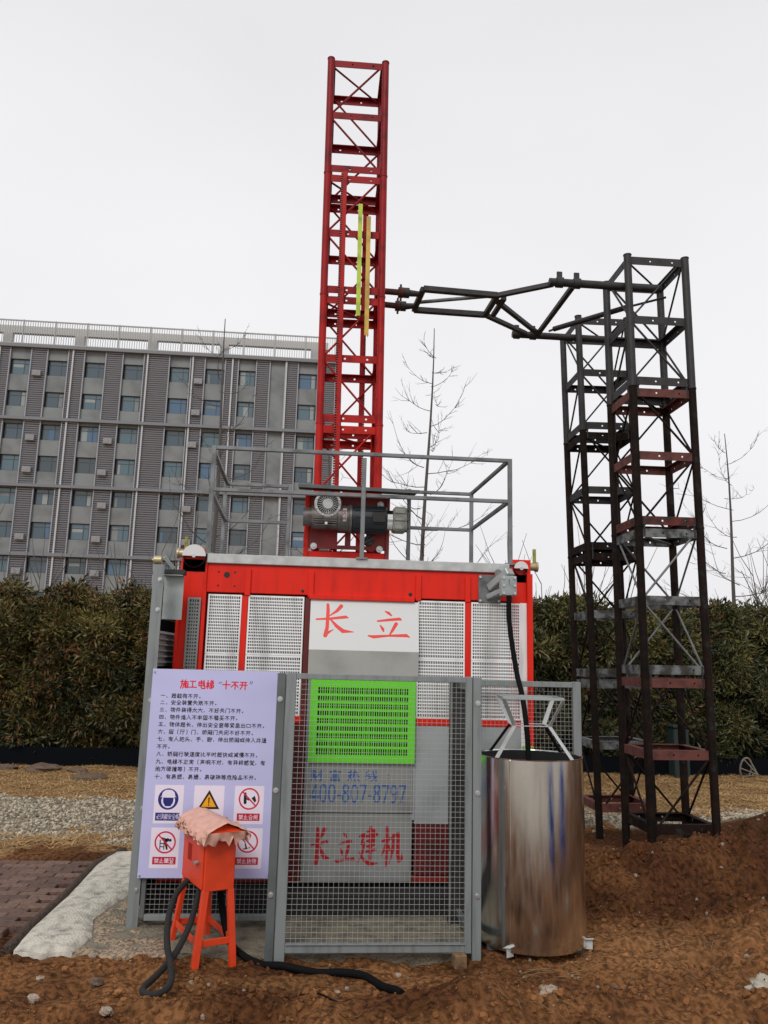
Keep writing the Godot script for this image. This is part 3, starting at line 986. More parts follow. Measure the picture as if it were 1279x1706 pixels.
func hedges() -> void:
	var clusters := [leaf_cluster(1, 10, 0.13, 0.088, 0.019), leaf_cluster(2, 9, 0.16, 0.125, 0.022), leaf_cluster(3, 8, 0.2, 0.10, 0.016)]
	var hn := FastNoiseLite.new()
	hn.seed = 77
	hn.frequency = 0.55
	hn.fractal_octaves = 3
	for side in 2:
		var x0 := -10.5 if side == 0 else 2.2
		var x1 := 2.2 if side == 0 else 15.5
		var o := thing("hedge", V((x0 + x1) * 0.5, 0, -16.4), ["tall olive and bronze evergreen hedge in front of the office block", "tall dark green evergreen hedge behind the rusty lattice towers"][side], "hedge", "hedges along the back of the site")
		var core := MB.new()
		var x := x0
		while x < x1 - 0.01:
			var t := 2.55 + 0.35 * hn.get_noise_2d(x * 1.3, 0) + side * 0.25
			core.bx(V(x, 0, -16.9), V(x + 0.5, t, -16.05))
			x += 0.5
		part("dark_core", core, M.hedge_core, o)  # added dark filler that stops the foliage being seen through, not branches
		for g in 3:
			var where := []
			var tints := []
			for i in 12500:
				var px := rng.randf_range(x0, x1)
				var py := pow(rng.randf(), 0.8) * 3.3
				var top := 2.98 + side * 0.28 + 0.8 * hn.get_noise_2d(px * 1.5, 3.0) + 0.2 * hn.get_noise_2d(px * 7.0, 3.0)
				var over := py - top
				if over > 0.0 and rng.randf() < smoothstep(0.0, 0.22, over):
					continue
				# bulging front face
				var bul := 0.7 * hn.get_noise_3d(px * 1.6, py * 1.9, 0.0) + 0.2 * hn.get_noise_3d(px * 4.5, py * 5.0, 9.0)
				var pz := -15.72 + bul * 1.0 - 0.45 * smoothstep(top - 0.7, top + 0.1, py) - 0.18 * smoothstep(0.9, 0.1, py) - pow(rng.randf(), 2.0) * 0.5
				if py > top - 0.35 and rng.randf() < 0.5:
					pz = rng.randf_range(-17.1, -15.9)
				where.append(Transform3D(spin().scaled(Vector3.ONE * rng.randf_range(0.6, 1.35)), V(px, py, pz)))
				var k := hn.get_noise_3d(px * 2.0, py * 2.4, 30.0) + rng.randf_range(-0.3, 0.3) + 0.55 * smoothstep(1.0, 3.1, py) - 0.26  # leaves paler with height: light on the hedge top put into the tint
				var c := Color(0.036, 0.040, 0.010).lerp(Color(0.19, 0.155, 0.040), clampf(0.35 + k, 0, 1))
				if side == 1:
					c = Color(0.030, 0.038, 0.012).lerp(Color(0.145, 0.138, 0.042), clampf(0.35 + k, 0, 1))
				if rng.randf() < (0.13 if side == 0 else 0.05):
					c = Color(0.17, 0.075, 0.022)
				elif rng.randf() < 0.15:
					c = Color(0.018, 0.026, 0.010)
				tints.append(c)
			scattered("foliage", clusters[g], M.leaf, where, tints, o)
		for i in 70:
			var px := rng.randf_range(x0 + 0.1, x1 - 0.1)
			var top := 2.75 + side * 0.28 + 0.55 * hn.get_noise_2d(px * 1.5, 3.0)
			var p := V(px, top, rng.randf_range(-16.7, -16.0))
			var d := V(rng.randf_range(-0.35, 0.35), 1.0, rng.randf_range(-0.3, 0.3)) * rng.randf_range(0.3, 0.75)
			var sh := MB.new()
			sh.sweep(PackedVector3Array([p, p + d * 0.5 + V(0.03, 0, 0), p + d]), 0.009, 4, 0.4)
			part("shoot", sh, M.bark, o)
	# dark net along the foot of the hedge
	var n := MB.new()
	for i in 26:
		var xa := -10.5 + i
		n.box(Transform3D(Basis.from_euler(V(-0.08, 0, 0)), V(xa + 0.5, 0.15, -15.5)), V(1.0, 0.34, 0.012))
	var net := thing("shade_net", V(2.5, 0, -15.5), "low dark shade net strung along the foot of the hedge", "netting")
	part("net_sheet", n, M.net, net)
	for i in 14:
		var p := MB.new()
		p.tube(V(-10.5 + i * 2, -0.1, -15.53), V(-10.5 + i * 2, 0.38, -15.53), 0.02, 0.02, 6)
		part("stake", p, M.dark_steel, net)

# ---------------------------------------------------------------- bare trees
func bare_tree(base: Vector3, top: Vector3, r0: float, count: int, reach: float, first: float, seed_: int, called: String, label: String, group: String) -> void:
	var r := RandomNumberGenerator.new()
	r.seed = seed_
	var o := thing(called, base, label, "tree", group)
	var tp := PackedVector3Array()
	for i in 13:
		var t := i / 12.0
		tp.append(base.lerp(top, t) + V(sin(t * 7.0 + seed_) * 0.05, 0, cos(t * 6.0) * 0.05))
	var tb := MB.new()
	tb.sweep(tp, r0, 8, 0.12)
	part("trunk", tb, M.bark, o)
	var az := r.randf() * TAU
	for i in count:
		var t := lerpf(first, 0.97, float(i) / count) + r.randf_range(-0.015, 0.015)
		az += 2.4 + r.randf_range(-0.5, 0.5)
		var a := base.lerp(top, t) + V(sin(t * 7.0 + seed_) * 0.05, 0, cos(t * 6.0) * 0.05)
		var l := reach * pow(1.0 - t, 0.62) * r.randf_range(0.65, 1.2) + 0.25
		var d := V(cos(az), 0, sin(az))
		var b := MB.new()
		var pts := PackedVector3Array()
		var rise := r.randf_range(0.15, 0.75)
		for k in 8:
			var q := k / 7.0
			pts.append(a + d * l * q * (1.0 - 0.22 * q) + V(0, l * (rise * q * q * 1.2 + 0.03 * q) + r.randf_range(-0.03, 0.03) * l * q, 0) + d.cross(Vector3.UP) * l * 0.1 * sin(q * 3.0 + i))
		var rb := maxf(0.009, r0 * 0.25 * pow(1.0 - t, 0.6))
		b.sweep(pts, rb, 6, 0.25)
		for k in 9:
			var q := r.randi_range(1, 7)
			var dd := (d * r.randf_range(0.2, 1.0) + d.cross(Vector3.UP) * r.randf_range(-1, 1) + V(0, r.randf_range(-0.15, 0.9), 0)).normalized()
			var tl := l * r.randf_range(0.12, 0.38)
			var s := pts[q]
			var kink := V(r.randf_range(-0.08, 0.08), 0.03, r.randf_range(-0.08, 0.08)) * tl
			b.sweep(PackedVector3Array([s, s + dd * tl * 0.5 + kink, s + dd * tl + V(0, 0.2 * tl, 0)]), 0.0065, 4, 0.35)
			for k2 in 1:
				var d3 := (dd + V(r.randf_range(-0.9, 0.9), r.randf_range(-0.1, 0.8), r.randf_range(-0.9, 0.9))).normalized()
				var s2 := s + dd * tl * r.randf_range(0.35, 0.8) + kink * 0.7
				b.sweep(PackedVector3Array([s2, s2 + d3 * tl * 0.4]), 0.0045, 3, 0.4)
		part("branch", b, M.bark, o)

func bush(base: Vector3, h: float, stems: int, seed_: int, label: String) -> void:
	var r := RandomNumberGenerator.new()
	r.seed = seed_
	var o := thing("bare_shrub", base, label, "shrub", "leafless shrubs behind the hedge")
	for i in stems:
		var b := MB.new()
		var lean := V(r.randf_range(-0.55, 0.55), 1.0, r.randf_range(-0.4, 0.4)).normalized()
		var l := h * r.randf_range(0.65, 1.05)
		var p := PackedVector3Array()
		for k in 6:
			var q := k / 5.0
			p.append(base + lean * l * q + V(r.randf_range(-0.06, 0.06), 0, 0) * l * q + V(lean.x * q * (1.0 - q) * 0.8, 0, 0))
		b.sweep(p, 0.03, 5, 0.3)
		for k in 7:
			var s := p[r.randi_range(2, 5)]
			var d := (lean + V(r.randf_range(-0.9, 0.9), 0.2, r.randf_range(-0.6, 0.6))).normalized()
			b.sweep(PackedVector3Array([s, s + d * l * 0.13, s + d * l * 0.25 + V(0, 0.05 * l, 0)]), 0.011, 4, 0.4)
		part("stem", b, M.bark, o)

func trees() -> void:
	bare_tree(V(-2.95, 0, -22), V(-2.92, 11.6, -22), 0.10, 16, 2.9, 0.3, 4, "bare_tree", "slim leafless tree standing in front of the office block", "leafless trees behind the hedge")
	bare_tree(V(2.55, 0, -20), V(2.80, 10.8, -20), 0.085, 26, 2.6, 0.28, 8, "bare_tree", "tall leafless tree with tiered branches between mast and lattice towers", "leafless trees behind the hedge")
	bare_tree(V(12.0, 0, -22), V(11.85, 8.9, -22), 0.09, 16, 3.6, 0.34, 15, "bare_tree", "leafless tree with upswept branches at the right of the lattice towers", "leafless trees behind the hedge")
	bare_tree(V(14.2, 0, -21), V(14.3, 8.2, -21), 0.09, 16, 3.8, 0.34, 23, "bare_tree", "leafless tree at the right edge whose branches reach into the picture", "leafless trees behind the hedge")
	bare_tree(V(0.4, 0, -24), V(0.2, 9.0, -24), 0.10, 14, 2.6, 0.35, 29, "bare_tree", "thin leafless tree mostly hidden behind the red mast", "leafless trees behind the hedge")
	bush(V(12.6, 0, -19.5), 5.2, 16, 2, "leafless shrub of many upright stems at the foot of the right-hand tree")
	bush(V(14.0, 0, -20.0), 5.0, 14, 3, "leafless shrub at the right edge behind the hedge")
	bush(V(6.2, 0, -19.0), 4.9, 12, 5, "leafless shrub showing over the hedge between the two lattice towers")
	bush(V(-7.6, 0, -19.5), 4.3, 12, 7, "leafless shrub over the hedge at the left edge")
	bush(V(-3.4, 0, -19.5), 4.6, 10, 9, "leafless shrub over the hedge beside the grey corner post")

# ---------------------------------------------------------------- lattice sections
func put(called: String, m: Mesh, mt: Material, under: Node3D, t: Transform3D) -> MeshInstance3D:
	var o := part(called, m, mt, under)
	o.transform = Transform3D(Basis(), -under.position) * t
	return o

# one square lattice section: pipe legs, angle-iron crossbars at foot, middle and head, rod braces
# mats: leg, head bar, middle bar, foot bar, brace
func lattice(o: Node3D, x: float, z: float, y0: float, h: float, w: float, mats: Array, flip: bool, bar_h := 0.075, r := 0.038) -> void:
	var key := "lat%.3f_%.3f" % [h, bar_h]
	if not M.has(key):
		var lg := MB.new()
		lg.tube(V(0, 0.003, 0), V(0, h - 0.003, 0), r, r, 12)
		lg.tube(V(0, 0, 0), V(0, 0.01, 0), r + 0.005, r + 0.005, 12)
		lg.tube(V(0, h - 0.01, 0), V(0, h, 0), r + 0.005, r + 0.005, 12)
		var br := MB.new()
		var l := w - 2.0 * r + 0.01
		# web with two bolt holes is left open by building it from pieces
		var hole := 0.020
		var xs := [-l / 2, -l * 0.12 - hole / 2, -l * 0.12 + hole / 2, l * 0.31 - hole / 2, l * 0.31 + hole / 2, l / 2]
		for i in 5:
			if i % 2 == 0:
				br.bx(V(xs[i], -bar_h / 2, -0.004), V(xs[i + 1], bar_h / 2, 0.004))
			else:
				br.bx(V(xs[i], -bar_h / 2, -0.004), V(xs[i + 1], -hole / 2, 0.004))
				br.bx(V(xs[i], hole / 2, -0.004), V(xs[i + 1], bar_h / 2, 0.004))
		br.bx(V(-l / 2, bar_h / 2 - 0.008, -0.055), V(l / 2, bar_h / 2 - 0.0005, -0.004))
		var half := h / 2 - 0.1
		var bc := MB.new()
		bc.tube(V(-w / 2 + r, -half / 2, 0), V(w / 2 - r, half / 2, 0), 0.0125, 0.0125, 6)
		var bd := MB.new()
		bd.tube(V(w / 2 - r, -half / 2, 0), V(-w / 2 + r, half / 2, 0), 0.0125, 0.0125, 6)
		var hz := MB.new()
		hz.tube(V(-w / 2 + r, 0, -w / 2 + r), V(w / 2 - r, 0, w / 2 - r), 0.0125, 0.0125, 6)
		M[key] = [lg.mesh(), br.mesh(), bc.mesh(), bd.mesh(), hz.mesh()]
	var k: Array = M[key]
	for i in 4:
		put("leg", k[0], mats[0], o, Transform3D(Basis(), V(x + (i % 2) * w, y0, z - (i / 2) * w)))
	var c := V(x + w / 2, 0, z - w / 2)
	for f in 4:
		var turn := Basis(Vector3.UP, f * PI / 2)
		var out := turn * V(0, 0, w / 2)
		for lv in 3:
			var y: float = [h - bar_h * 0.5 - 0.02, h * 0.5, bar_h * 0.5 + 0.02][lv]
			put("crossbar", k[1], mats[1 + lv], o, Transform3D(turn, c + out + V(0, y0 + y, 0)))
		var q := flip if f % 2 == 0 else not flip
		put("brace", k[2] if q else k[3], mats[4], o, Transform3D(turn, c + out - turn * V(0, 0, 0.012) + V(0, y0 + h * 0.75, 0)))
		put("brace", k[3] if q else k[2], mats[4], o, Transform3D(turn, c + out - turn * V(0, 0, 0.012) + V(0, y0 + h * 0.25, 0)))
	put("brace", k[4], mats[4], o, Transform3D(Basis(Vector3.UP, PI / 2), c + V(0, y0 + h - 0.09, 0)))

func mast() -> void:
	var w := 0.65
	var x := -0.012
	var z := -8.4
	var o := thing("hoist_mast", V(x + w / 2, 0, z - w / 2), "tall red lattice mast rising behind the hoist cage", "mast")
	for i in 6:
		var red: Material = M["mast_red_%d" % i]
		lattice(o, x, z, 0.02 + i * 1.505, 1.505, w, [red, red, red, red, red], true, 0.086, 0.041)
	# toothed racks, one on the front and one on the back
	for s in 2:
		var rx := 0.187 if s == 0 else 0.462
		var rz := z + 0.03 if s == 0 else z - w - 0.03
		var b := MB.new()
		b.bx(V(rx - 0.02, 0.05, rz - 0.022), V(rx + 0.026, 7.55, rz + 0.026), 0.003)
		var r := part("gear_rack", b, M.mast_red_3, o)
		var t := MB.new()
		var y := 0.06
		while y < 7.53:
			t.bx(V(rx - 0.042 if s == 0 else rx + 0.024, y, rz - 0.018), V(rx - 0.018 if s == 0 else rx + 0.046, y + 0.014, rz + 0.022))
			y += 0.0275
		part("rack_teeth", t, M.dark_red, r, "stuff")
		for k in 5:
			var c := MB.new()
			c.bx(V(rx - 0.03, 1.505 * (k + 1) - 0.03, rz - 0.028 if s == 0 else rz + 0.022), V(rx + 0.035, 1.505 * (k + 1) + 0.05, rz - 0.02 if s == 0 else rz + 0.03))
			part("rack_clamp", c, M.mast_red_3, o)
	# limit cams: slotted angle strips on the front
	for k in [[0.375, 5.77, 7.13, M.lime_paint, "lime green limit cam strip"], [0.472, 5.54, 6.98, M.yellow_paint, "yellow limit cam strip"]]:
		var b := MB.new()
		b.bx(V(k[0] - 0.024, k[1], z + 0.075), V(k[0] + 0.024, k[2], z + 0.081))
		var y: float = k[1]
		while y < k[2] - 0.05:
			b.bx(V(k[0] + 0.014, y, z + 0.03), V(k[0] + 0.0195, y + 0.1, z + 0.075))
			y += 0.15
		part("limit_cam", b, k[3], o, "", k[4])
		for q in 3:
			var s := MB.new()
			var sy := lerpf(k[1] + 0.15, k[2] - 0.2, q / 2.0)
			s.bx(V(k[0] + 0.0, sy, z + 0.005), V(k[0] + 0.012, sy + 0.05, z + 0.074))
			part("cam_bracket", s, M.dark_steel, o)
	# ladder-like strip plates low on the right leg
	for k in 2:
		var b := MB.new()
		b.bx(V(x + w - 0.03 - k * 0.03, 3.05, z - 0.3 - k * 0.2), V(x + w - 0.02 - k * 0.03, 4.5, z - 0.22 - k * 0.2))
		part("guide_strip", b, M.mast_red, o)
	o.rotation.z = deg_to_rad(0.5)

func towers() -> void:
	var sets := [
		["front", 3.435, -8.2, 0.68, 6.655, 1.578, [
			[M.grey_steel, M.rusty_black, M.rusty_red, M.rusty_black, M.rusty_black],
			[M.rusty_black, M.grey_steel, M.grey_steel, M.grey_steel, M.pale_steel],
			[M.rusty_black, M.rusty_red, M.rusty_red, M.rusty_red, M.rusty_black],
			[M.dark_steel, M.dark_steel, M.dark_steel, M.dark_steel, M.dark_steel]]],
		["rear", 3.43, -9.7, 0.665, 6.58, 1.572, [
			[M.rusty_black, M.grey_steel, M.grey_steel, M.rusty_dark_red, M.rusty_black],
			[M.rusty_black, M.rusty_black, M.grey_steel, M.grey_steel, M.rusty_black],
			[M.rusty_black, M.rusty_black, M.dark_steel, M.rusty_black, M.rusty_black],
			[M.dark_steel, M.dark_steel, M.dark_steel, M.dark_steel, M.dark_steel]]]]
	for s in sets:
		var o := thing("lattice_tower", V(s[1] + s[3] / 2, 0, s[2] - s[3] / 2), "nearer of the two rusty black lattice towers, its feet in the soil mound" if s[0] == "front" else "farther of the two rusty lattice towers, directly behind the nearer one", "lattice tower", "old lattice towers at the right")
		var base: float = s[4] - 4.0 * s[5]
		for i in 4:
			var mats: Array = s[6][i]
			if s[0] == "front" and i == 0:
				mats = [M.rusty_black, M.rusty_dark_red, M.rusty_dark_red, M.rusty_black, M.rusty_black]
			if s[0] == "front" and i == 1:
				mats = [M.rusty_black, M.grey_steel, M.grey_steel, M.grey_steel, M.pale_steel]
			if s[0] == "front" and i == 2:
				mats = [M.rusty_black, M.rusty_dark_red, M.rusty_dark_red, M.rusty_red, M.rusty_black]
			lattice(o, s[1], s[2], base + i * s[5], s[5], s[3], mats, i % 2 == 1, 0.095, 0.043)
		# stubs below the lowest frame go into the ground
		for i in 4:
			var b := MB.new()
			var p := V(s[1] + (i % 2) * s[3], 0, s[2] - (i / 2) * s[3])
			b.tube(p + V(0, -0.3, 0), p + V(0, base, 0), 0.043, 0.043, 10)
			part("foot", b, M.rusty_black, o)
		# bolts standing up at the joints
		for j in 3:
			for i in 4:
				var b := MB.new()
				var p := V(s[1] + (i % 2) * s[3], base + (j + 1) * s[5], s[2] - (i / 2) * s[3])
				p += V(0.06 if i % 2 == 0 else -0.06, 0, 0.0)
				b.tube(p + V(0, -0.1, 0), p + V(0, 0.11, 0), 0.012, 0.012, 6)
				b.tube(p + V(0, 0.015, 0), p + V(0, 0.04, 0), 0.022, 0.022, 6)
				part("joint_bolt", b, M.dark_steel, o)
		o.rotation.z = deg_to_rad(0.45 if s[0] == "front" else 1.15)
	# ochre board and sill at the foot of the nearer tower
	var p := MB.new()
	p.bx(V(3.62, 0.14, -8.13), V(4.10, 0.31, -8.10), 0.006)
	tag(part("ochre_plank", p, M.ochre_steel, self), "rusty ochre plank lying against the foot of the nearer lattice tower", "plank")

# ---------------------------------------------------------------- wall-tie frame that holds mast and towers together
func tie_frame() -> void:
	var o := thing("tie_frame", V(2.0, 6.25, -8.9), "black horizontal tie frame of pipes joining the red mast to the lattice towers", "tie frame")
	var h := 6.25
	var a := V(1.08, h, -8.55)
	var b := V(1.04, h, -9.12)
	var c := V(1.96, h, -8.60)
	var d := V(1.93, h, -9.14)
	var bars := [[a, c, 0.065], [b, d, 0.065], [a, b, 0.06], [c, d, 0.06]]
	for k in bars:
		var m := MB.new()
		m.bar(k[0], k[1], k[2], k[2], Vector3.UP, 0.005)
		part("frame_bar", m, M.dark_steel, o)
	var mid := MB.new()
	mid.tube(a.lerp(b, 0.75) + V(0, 0.03, 0), c.lerp(d, 0.12) + V(0, 0.03, 0), 0.022)
	part("adjusting_rod", mid, M.grey_steel, o)
	# the two pipes that lie across the towers
	var p1a := V(2.49, 6.3, -8.285)
	var p1b := V(3.80, 6.3, -8.285)
	var p2a := V(2.43, 6.3, -9.785)
	var p2b := V(4.42, 6.3, -9.785)
	for k in [[p1a, p1b], [p2a, p2b]]:
		var m := MB.new()
		m.tube(k[0], k[1], 0.046, 0.046, 14)
		part("cross_pipe", m, M.dark_steel, o)
	var v1 := V(2.79, 6.3, -8.285)
	var ap := V(2.76, 6.3, -9.72)
	for k in [[c, V(2.55, 6.3, -8.33)], [c.lerp(d, 0.2), ap], [d, V(2.60, 6.3, -9.74)], [v1, ap]]:
		var m := MB.new()
		m.bar(k[0], k[1], 0.055, 0.055, Vector3.UP, 0.005)
		part("strut", m, M.dark_steel, o)
	var e := c.lerp(d, 0.1) + V(0.1, 0, 0)
	var tail := MB.new()
	tail.bar(e, d + V(0.1, 0, 0), 0.055, 0.055, Vector3.UP, 0.005)
	part("frame_bar", tail, M.dark_steel, o)
	# clamps on the pipes
	for q in [p1a + V(0.12, 0, 0), v1 + V(0.02, 0, 0), p2a + V(0.28, 0, 0), p2a + V(0.06, 0, 0)]:
		var m := MB.new()
		m.tube(q - V(0.04, 0, 0), q + V(0.04, 0, 0), 0.06, 0.06, 12)
		m.bx(q + V(-0.03, 0.05, -0.012), q + V(0.03, 0.13, 0.012))
		part("pipe_clamp", m, M.dark_steel, o)
	# threaded stay from the apex to the nearer tower
	var st := MB.new()
	st.tube(ap + V(0.12, 0, 0.1), ap.lerp(V(3.9, 6.3, -8.5), 0.16), 0.014)
	st.tube(ap.lerp(V(3.9, 6.3, -8.5), 0.14), V(3.62, 6.3, -8.78), 0.034)
	st.tube(V(3.60, 6.3, -8.8), V(3.95, 6.3, -8.48), 0.014)
	part("stay_rod", st, M.dark_steel, o)
	# red stub pipes and clevises at the mast
	for k in [[V(0.60, h + 0.02, -8.71), V(0.83, h, -8.68), a.lerp(b, 0.25)], [V(0.60, h + 0.02, -9.06), V(0.83, h, -9.04), a.lerp(b, 0.8)]]:
		var m := MB.new()
		m.tube(k[0], k[1], 0.036, 0.036, 12)
		m.tube(k[1] - V(0.03, 0, 0), k[1] + V(0.03, 0, 0), 0.062, 0.062, 6)
		part("clevis", m, M.rusty_red, o)
		var n := MB.new()
		n.tube(k[1] + V(0.035, 0, 0), k[1] + V(0.1, 0, 0), 0.06, 0.06, 12)
		n.tube(k[1] + V(0.09, 0, 0), k[2], 0.04, 0.03, 12)
		n.tube(k[1] + V(0.0, -0.1, 0), k[1] + V(0.0, 0.1, 0), 0.014, 0.014, 6)
		part("adjuster", n, M.dark_steel, o)

# ---------------------------------------------------------------- hoist cage
# punched sheet: rim plus a grid of webs, so every slot is a real opening
func punched(b: MB, x0: float, x1: float, y0: float, y1: float, z: float, cols: int, rows: int, slot_w: float, slot_h: float, rim := 0.015) -> void:
	b.bx(V(x0, y0, z - 0.002), V(x1, y0 + rim, z))
	b.bx(V(x0, y1 - rim, z - 0.002), V(x1, y1, z))
	b.bx(V(x0, y0 + rim, z - 0.002), V(x0 + rim, y1 - rim, z))
	b.bx(V(x1 - rim, y0 + rim, z - 0.002), V(x1, y1 - rim, z))
	var px := (x1 - x0 - 2 * rim) / cols
	var py := (y1 - y0 - 2 * rim) / rows
	for i in range(1, rows):
		var y := y0 + rim + i * py
		b.bx(V(x0 + rim, y - py * (1.0 - slot_h) / 2, z - 0.002), V(x1 - rim, y + py * (1.0 - slot_h) / 2, z))
	for i in range(1, cols):
		var x := x0 + rim + i * px
		b.bx(V(x - px * (1.0 - slot_w) / 2, y0 + rim, z - 0.0023), V(x + px * (1.0 - slot_w) / 2, y1 - rim, z - 0.0004))

func quick(called: String, lo: Vector3, hi: Vector3, m: Material, o: Node3D, bevel := 0.004) -> MeshInstance3D:
	var b := MB.new()
	b.bx(lo, hi, bevel)
	return part(called, b, m, o)

func print_face(called: String, c: Canvas, tl: Vector3, tr: Vector3, br: Vector3, bl: Vector3, o: Node3D, rough := 0.45) -> MeshInstance3D:
	var m := StandardMaterial3D.new()
	m.resource_name = called
	m.albedo_texture = c.texture()
	m.roughness = rough
	var b := MB.new()
	b.quad(tl, tr, br, bl, (tr - tl).cross(tl - bl))
	return part(called, b, m, o)

func cage() -> void:
	var o := thing("hoist_cage", V(0.36, 0.2, -7.6), "red construction hoist cage with perforated panels and white lettered door", "hoist cage")
	var zf := -7.0
	var zb := -8.22
	# frame
	quick("corner_post", V(-1.19, 0.2, zf - 0.16), V(-0.955, 2.84, zf - 0.012), M.red_paint, o, 0.008)
	quick("corner_post", V(1.72, 0.2, zf - 0.16), V(1.90, 2.80, zf - 0.012), M.red_paint, o, 0.008)
	quick("corner_post", V(-1.19, 0.2, zb), V(-1.05, 2.86, zb + 0.14), M.red_paint, o, 0.008)
	quick("corner_post", V(1.76, 0.2, zb), V(1.90, 2.86, zb + 0.14), M.red_paint, o, 0.008)
	# folded flanges on the two front posts
	quick("post_flange", V(-1.195, 0.2, zf - 0.012), V(-1.17, 2.62, zf + 0.02), M.red_paint, o, 0.002)
	quick("post_flange", V(-0.985, 0.2, zf - 0.011), V(-0.955, 2.56, zf + 0.014), M.red_paint, o, 0.002)
	quick("post_flange", V(1.855, 0.2, zf - 0.011), V(1.905, 2.80, zf + 0.03), M.red_paint, o, 0.002)
	quick("header_beam", V(-0.955, 2.55, zf - 0.06), V(1.72, 2.80, zf - 0.004), M.red_paint, o, 0.006)
	for x in [-0.63, -0.085, 0.86, 1.30]:
		quick("header_rib", V(x, 2.53, zf - 0.004), V(x + 0.05, 2.76, zf + 0.018), M.red_paint, o, 0.004)
	quick("roof_trim", V(-0.965, 2.80, zf - 0.07), V(1.70, 2.885, zf + 0.022), M.galvanised, o, 0.006)
	quick("roof_plate", V(-1.19, 2.862, zb), V(1.90, 2.878, zf - 0.07), M.galvanised, o, 0.002)
	quick("sill_beam", V(-1.19, 0.2, zf - 0.1), V(1.90, 0.26, zf - 0.02), M.dark_red, o, 0.006)
	quick("waist_rail", V(-0.955, 1.47, zf - 0.05), V(-0.1, 1.525, zf + 0.004), M.red_paint, o, 0.004)
	quick("waist_rail", V(0.885, 1.47, zf - 0.05), V(1.72, 1.525, zf + 0.004), M.red_paint, o, 0.004)
	quick("mullion", V(-0.645, 0.26, zf - 0.05), V(-0.595, 2.53, zf + 0.012), M.red_paint, o, 0.004)
	quick("mullion", V(1.305, 0.26, zf - 0.05), V(1.355, 2.53, zf + 0.012), M.red_paint, o, 0.004)
	quick("door_post", V(-0.105, 0.2, zf - 0.05), V(-0.055, 2.53, zf + 0.004), M.shaded_red, o, 0.004)
	quick("floor", V(-1.19, 0.2, zb), V(1.90, 0.245, zf - 0.1), M.dark_steel, o, 0.002)
	quick("shade_block", V(-1.262, 0.024, zb + 0.05), V(1.82, 0.17, zf + 0.24), M.interior, o, 0.002)  # added near-black block standing in for the deep shade under the cage
	quick("shade_skirt", V(-1.12, 0.17, zf - 0.12), V(1.82, 0.2, zf - 0.1), M.interior, o, 0.0)  # closes the gap above it, same painted shade
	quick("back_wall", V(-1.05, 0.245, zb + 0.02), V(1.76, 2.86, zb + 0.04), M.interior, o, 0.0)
	quick("side_wall", V(-1.185, 0.245, zb + 0.14), V(-1.165, 2.86, zf - 0.16), M.panel_grey, o, 0.0)
	quick("side_wall", V(1.875, 0.245, zb + 0.14), V(1.895, 2.86, zf - 0.16), M.panel_grey, o, 0.0)
	# perforated panels in two lifts with a blank band between
	for k in [[-0.935, -0.648, 17], [-0.592, -0.112, 30], [0.882, 1.302, 26], [1.358, 1.80, 27]]:
		var b := MB.new()
		punched(b, k[0], k[1], 2.03, 2.535, zf + 0.002, k[2], 18, 0.62, 0.60)
		punched(b, k[0], k[1], 1.528, 2.028, zf + 0.002, k[2], 17, 0.62, 0.60)
		part("perforated_panel", b, M.panel_white, o)
		var l := MB.new()
		l.bx(V(k[0], 0.67, zf - 0.012), V(k[1], 1.468, zf - 0.004))
		part("lower_panel", l, M.panel_blue_grey if k[0] > 0.0 else M.shaded_red, o)
		var r := MB.new()
		r.bx(V(k[0], 0.27, zf - 0.02), V(k[1], 0.665, zf - 0.006))
		part("kick_panel", r, M.shaded_red, o)
	quick("infill_strip", V(1.80, 0.27, zf - 0.014), V(1.855, 2.54, zf + 0.001), M.panel_white, o, 0.0)
	# narrow strip with round holes on the left post
	var st := MB.new()
	punched(st, -1.105, -0.995, 0.3, 2.50, zf + 0.012, 4, 74, 0.5, 0.5, 0.016)
	part("vent_strip", st, M.panel_grey, o)
	var vb := MB.new()
	vb.bx(V(-1.10, 0.31, zf - 0.008), V(-1.0, 2.49, zf - 0.004))
	part("vent_backing", vb, M.black, o)
	# holes in the header
	for k in [[-0.79, 2.705, 0.026], [0.815, 2.585, 0.017], [-0.13, 2.585, 0.014]]:
		var b := MB.new()
		b.tube(V(k[0], k[1], zf - 0.02), V(k[0], k[1], zf - 0.001), k[2], k[2], 16)
		part("cable_hole", b, M.black, o)
	for k in [[-0.86, 2.73], [-0.72, 2.73], [-0.86, 2.61], [-0.72, 2.61]]:
		var b := MB.new()
		b.tube(V(k[0], k[1], zf - 0.02), V(k[0], k[1], zf - 0.001), 0.009, 0.009, 10)
		part("bolt_hole", b, M.black, o)
	# hooded door leaf: upper hood leans out, its underside returns to the leaf
	var hood := MB.new()
	var x0 := -0.055
	var x1 := 0.885
	var tl := V(x0, 2.515, zf + 0.012)
	var tr := V(x1, 2.515, zf + 0.012)
	var bl := V(x0, 2.085, zf + 0.115)
	var br := V(x1, 2.085, zf + 0.115)
	var ul := V(x0, 1.86, zf + 0.03)
	var ur := V(x1, 1.86, zf + 0.03)
	hood.quad(bl, br, ur, ul, V(0, -1, 0.4))
	hood.quad(tl, tr, V(x1, 2.515, zf - 0.02), V(x0, 2.515, zf - 0.02), Vector3.UP)
	for x in [x0, x1]:
		var w := V(-1 if x == x0 else 1, 0, 0)
		hood.quad(V(x, 2.515, zf + 0.012), V(x, 2.085, zf + 0.115), V(x, 1.86, zf + 0.03), V(x, 1.86, zf - 0.02), w)
		hood.tri(V(x, 2.515, zf + 0.012), V(x, 2.515, zf - 0.02), V(x, 1.86, zf - 0.02), w)
	hood.quad(tl - V(0, 0, 0.002), tr - V(0, 0, 0.002), br - V(0, 0, 0.002), bl - V(0, 0, 0.002), V(0, 0.3, 1))
	part("door_hood", hood, M.panel_light, o)
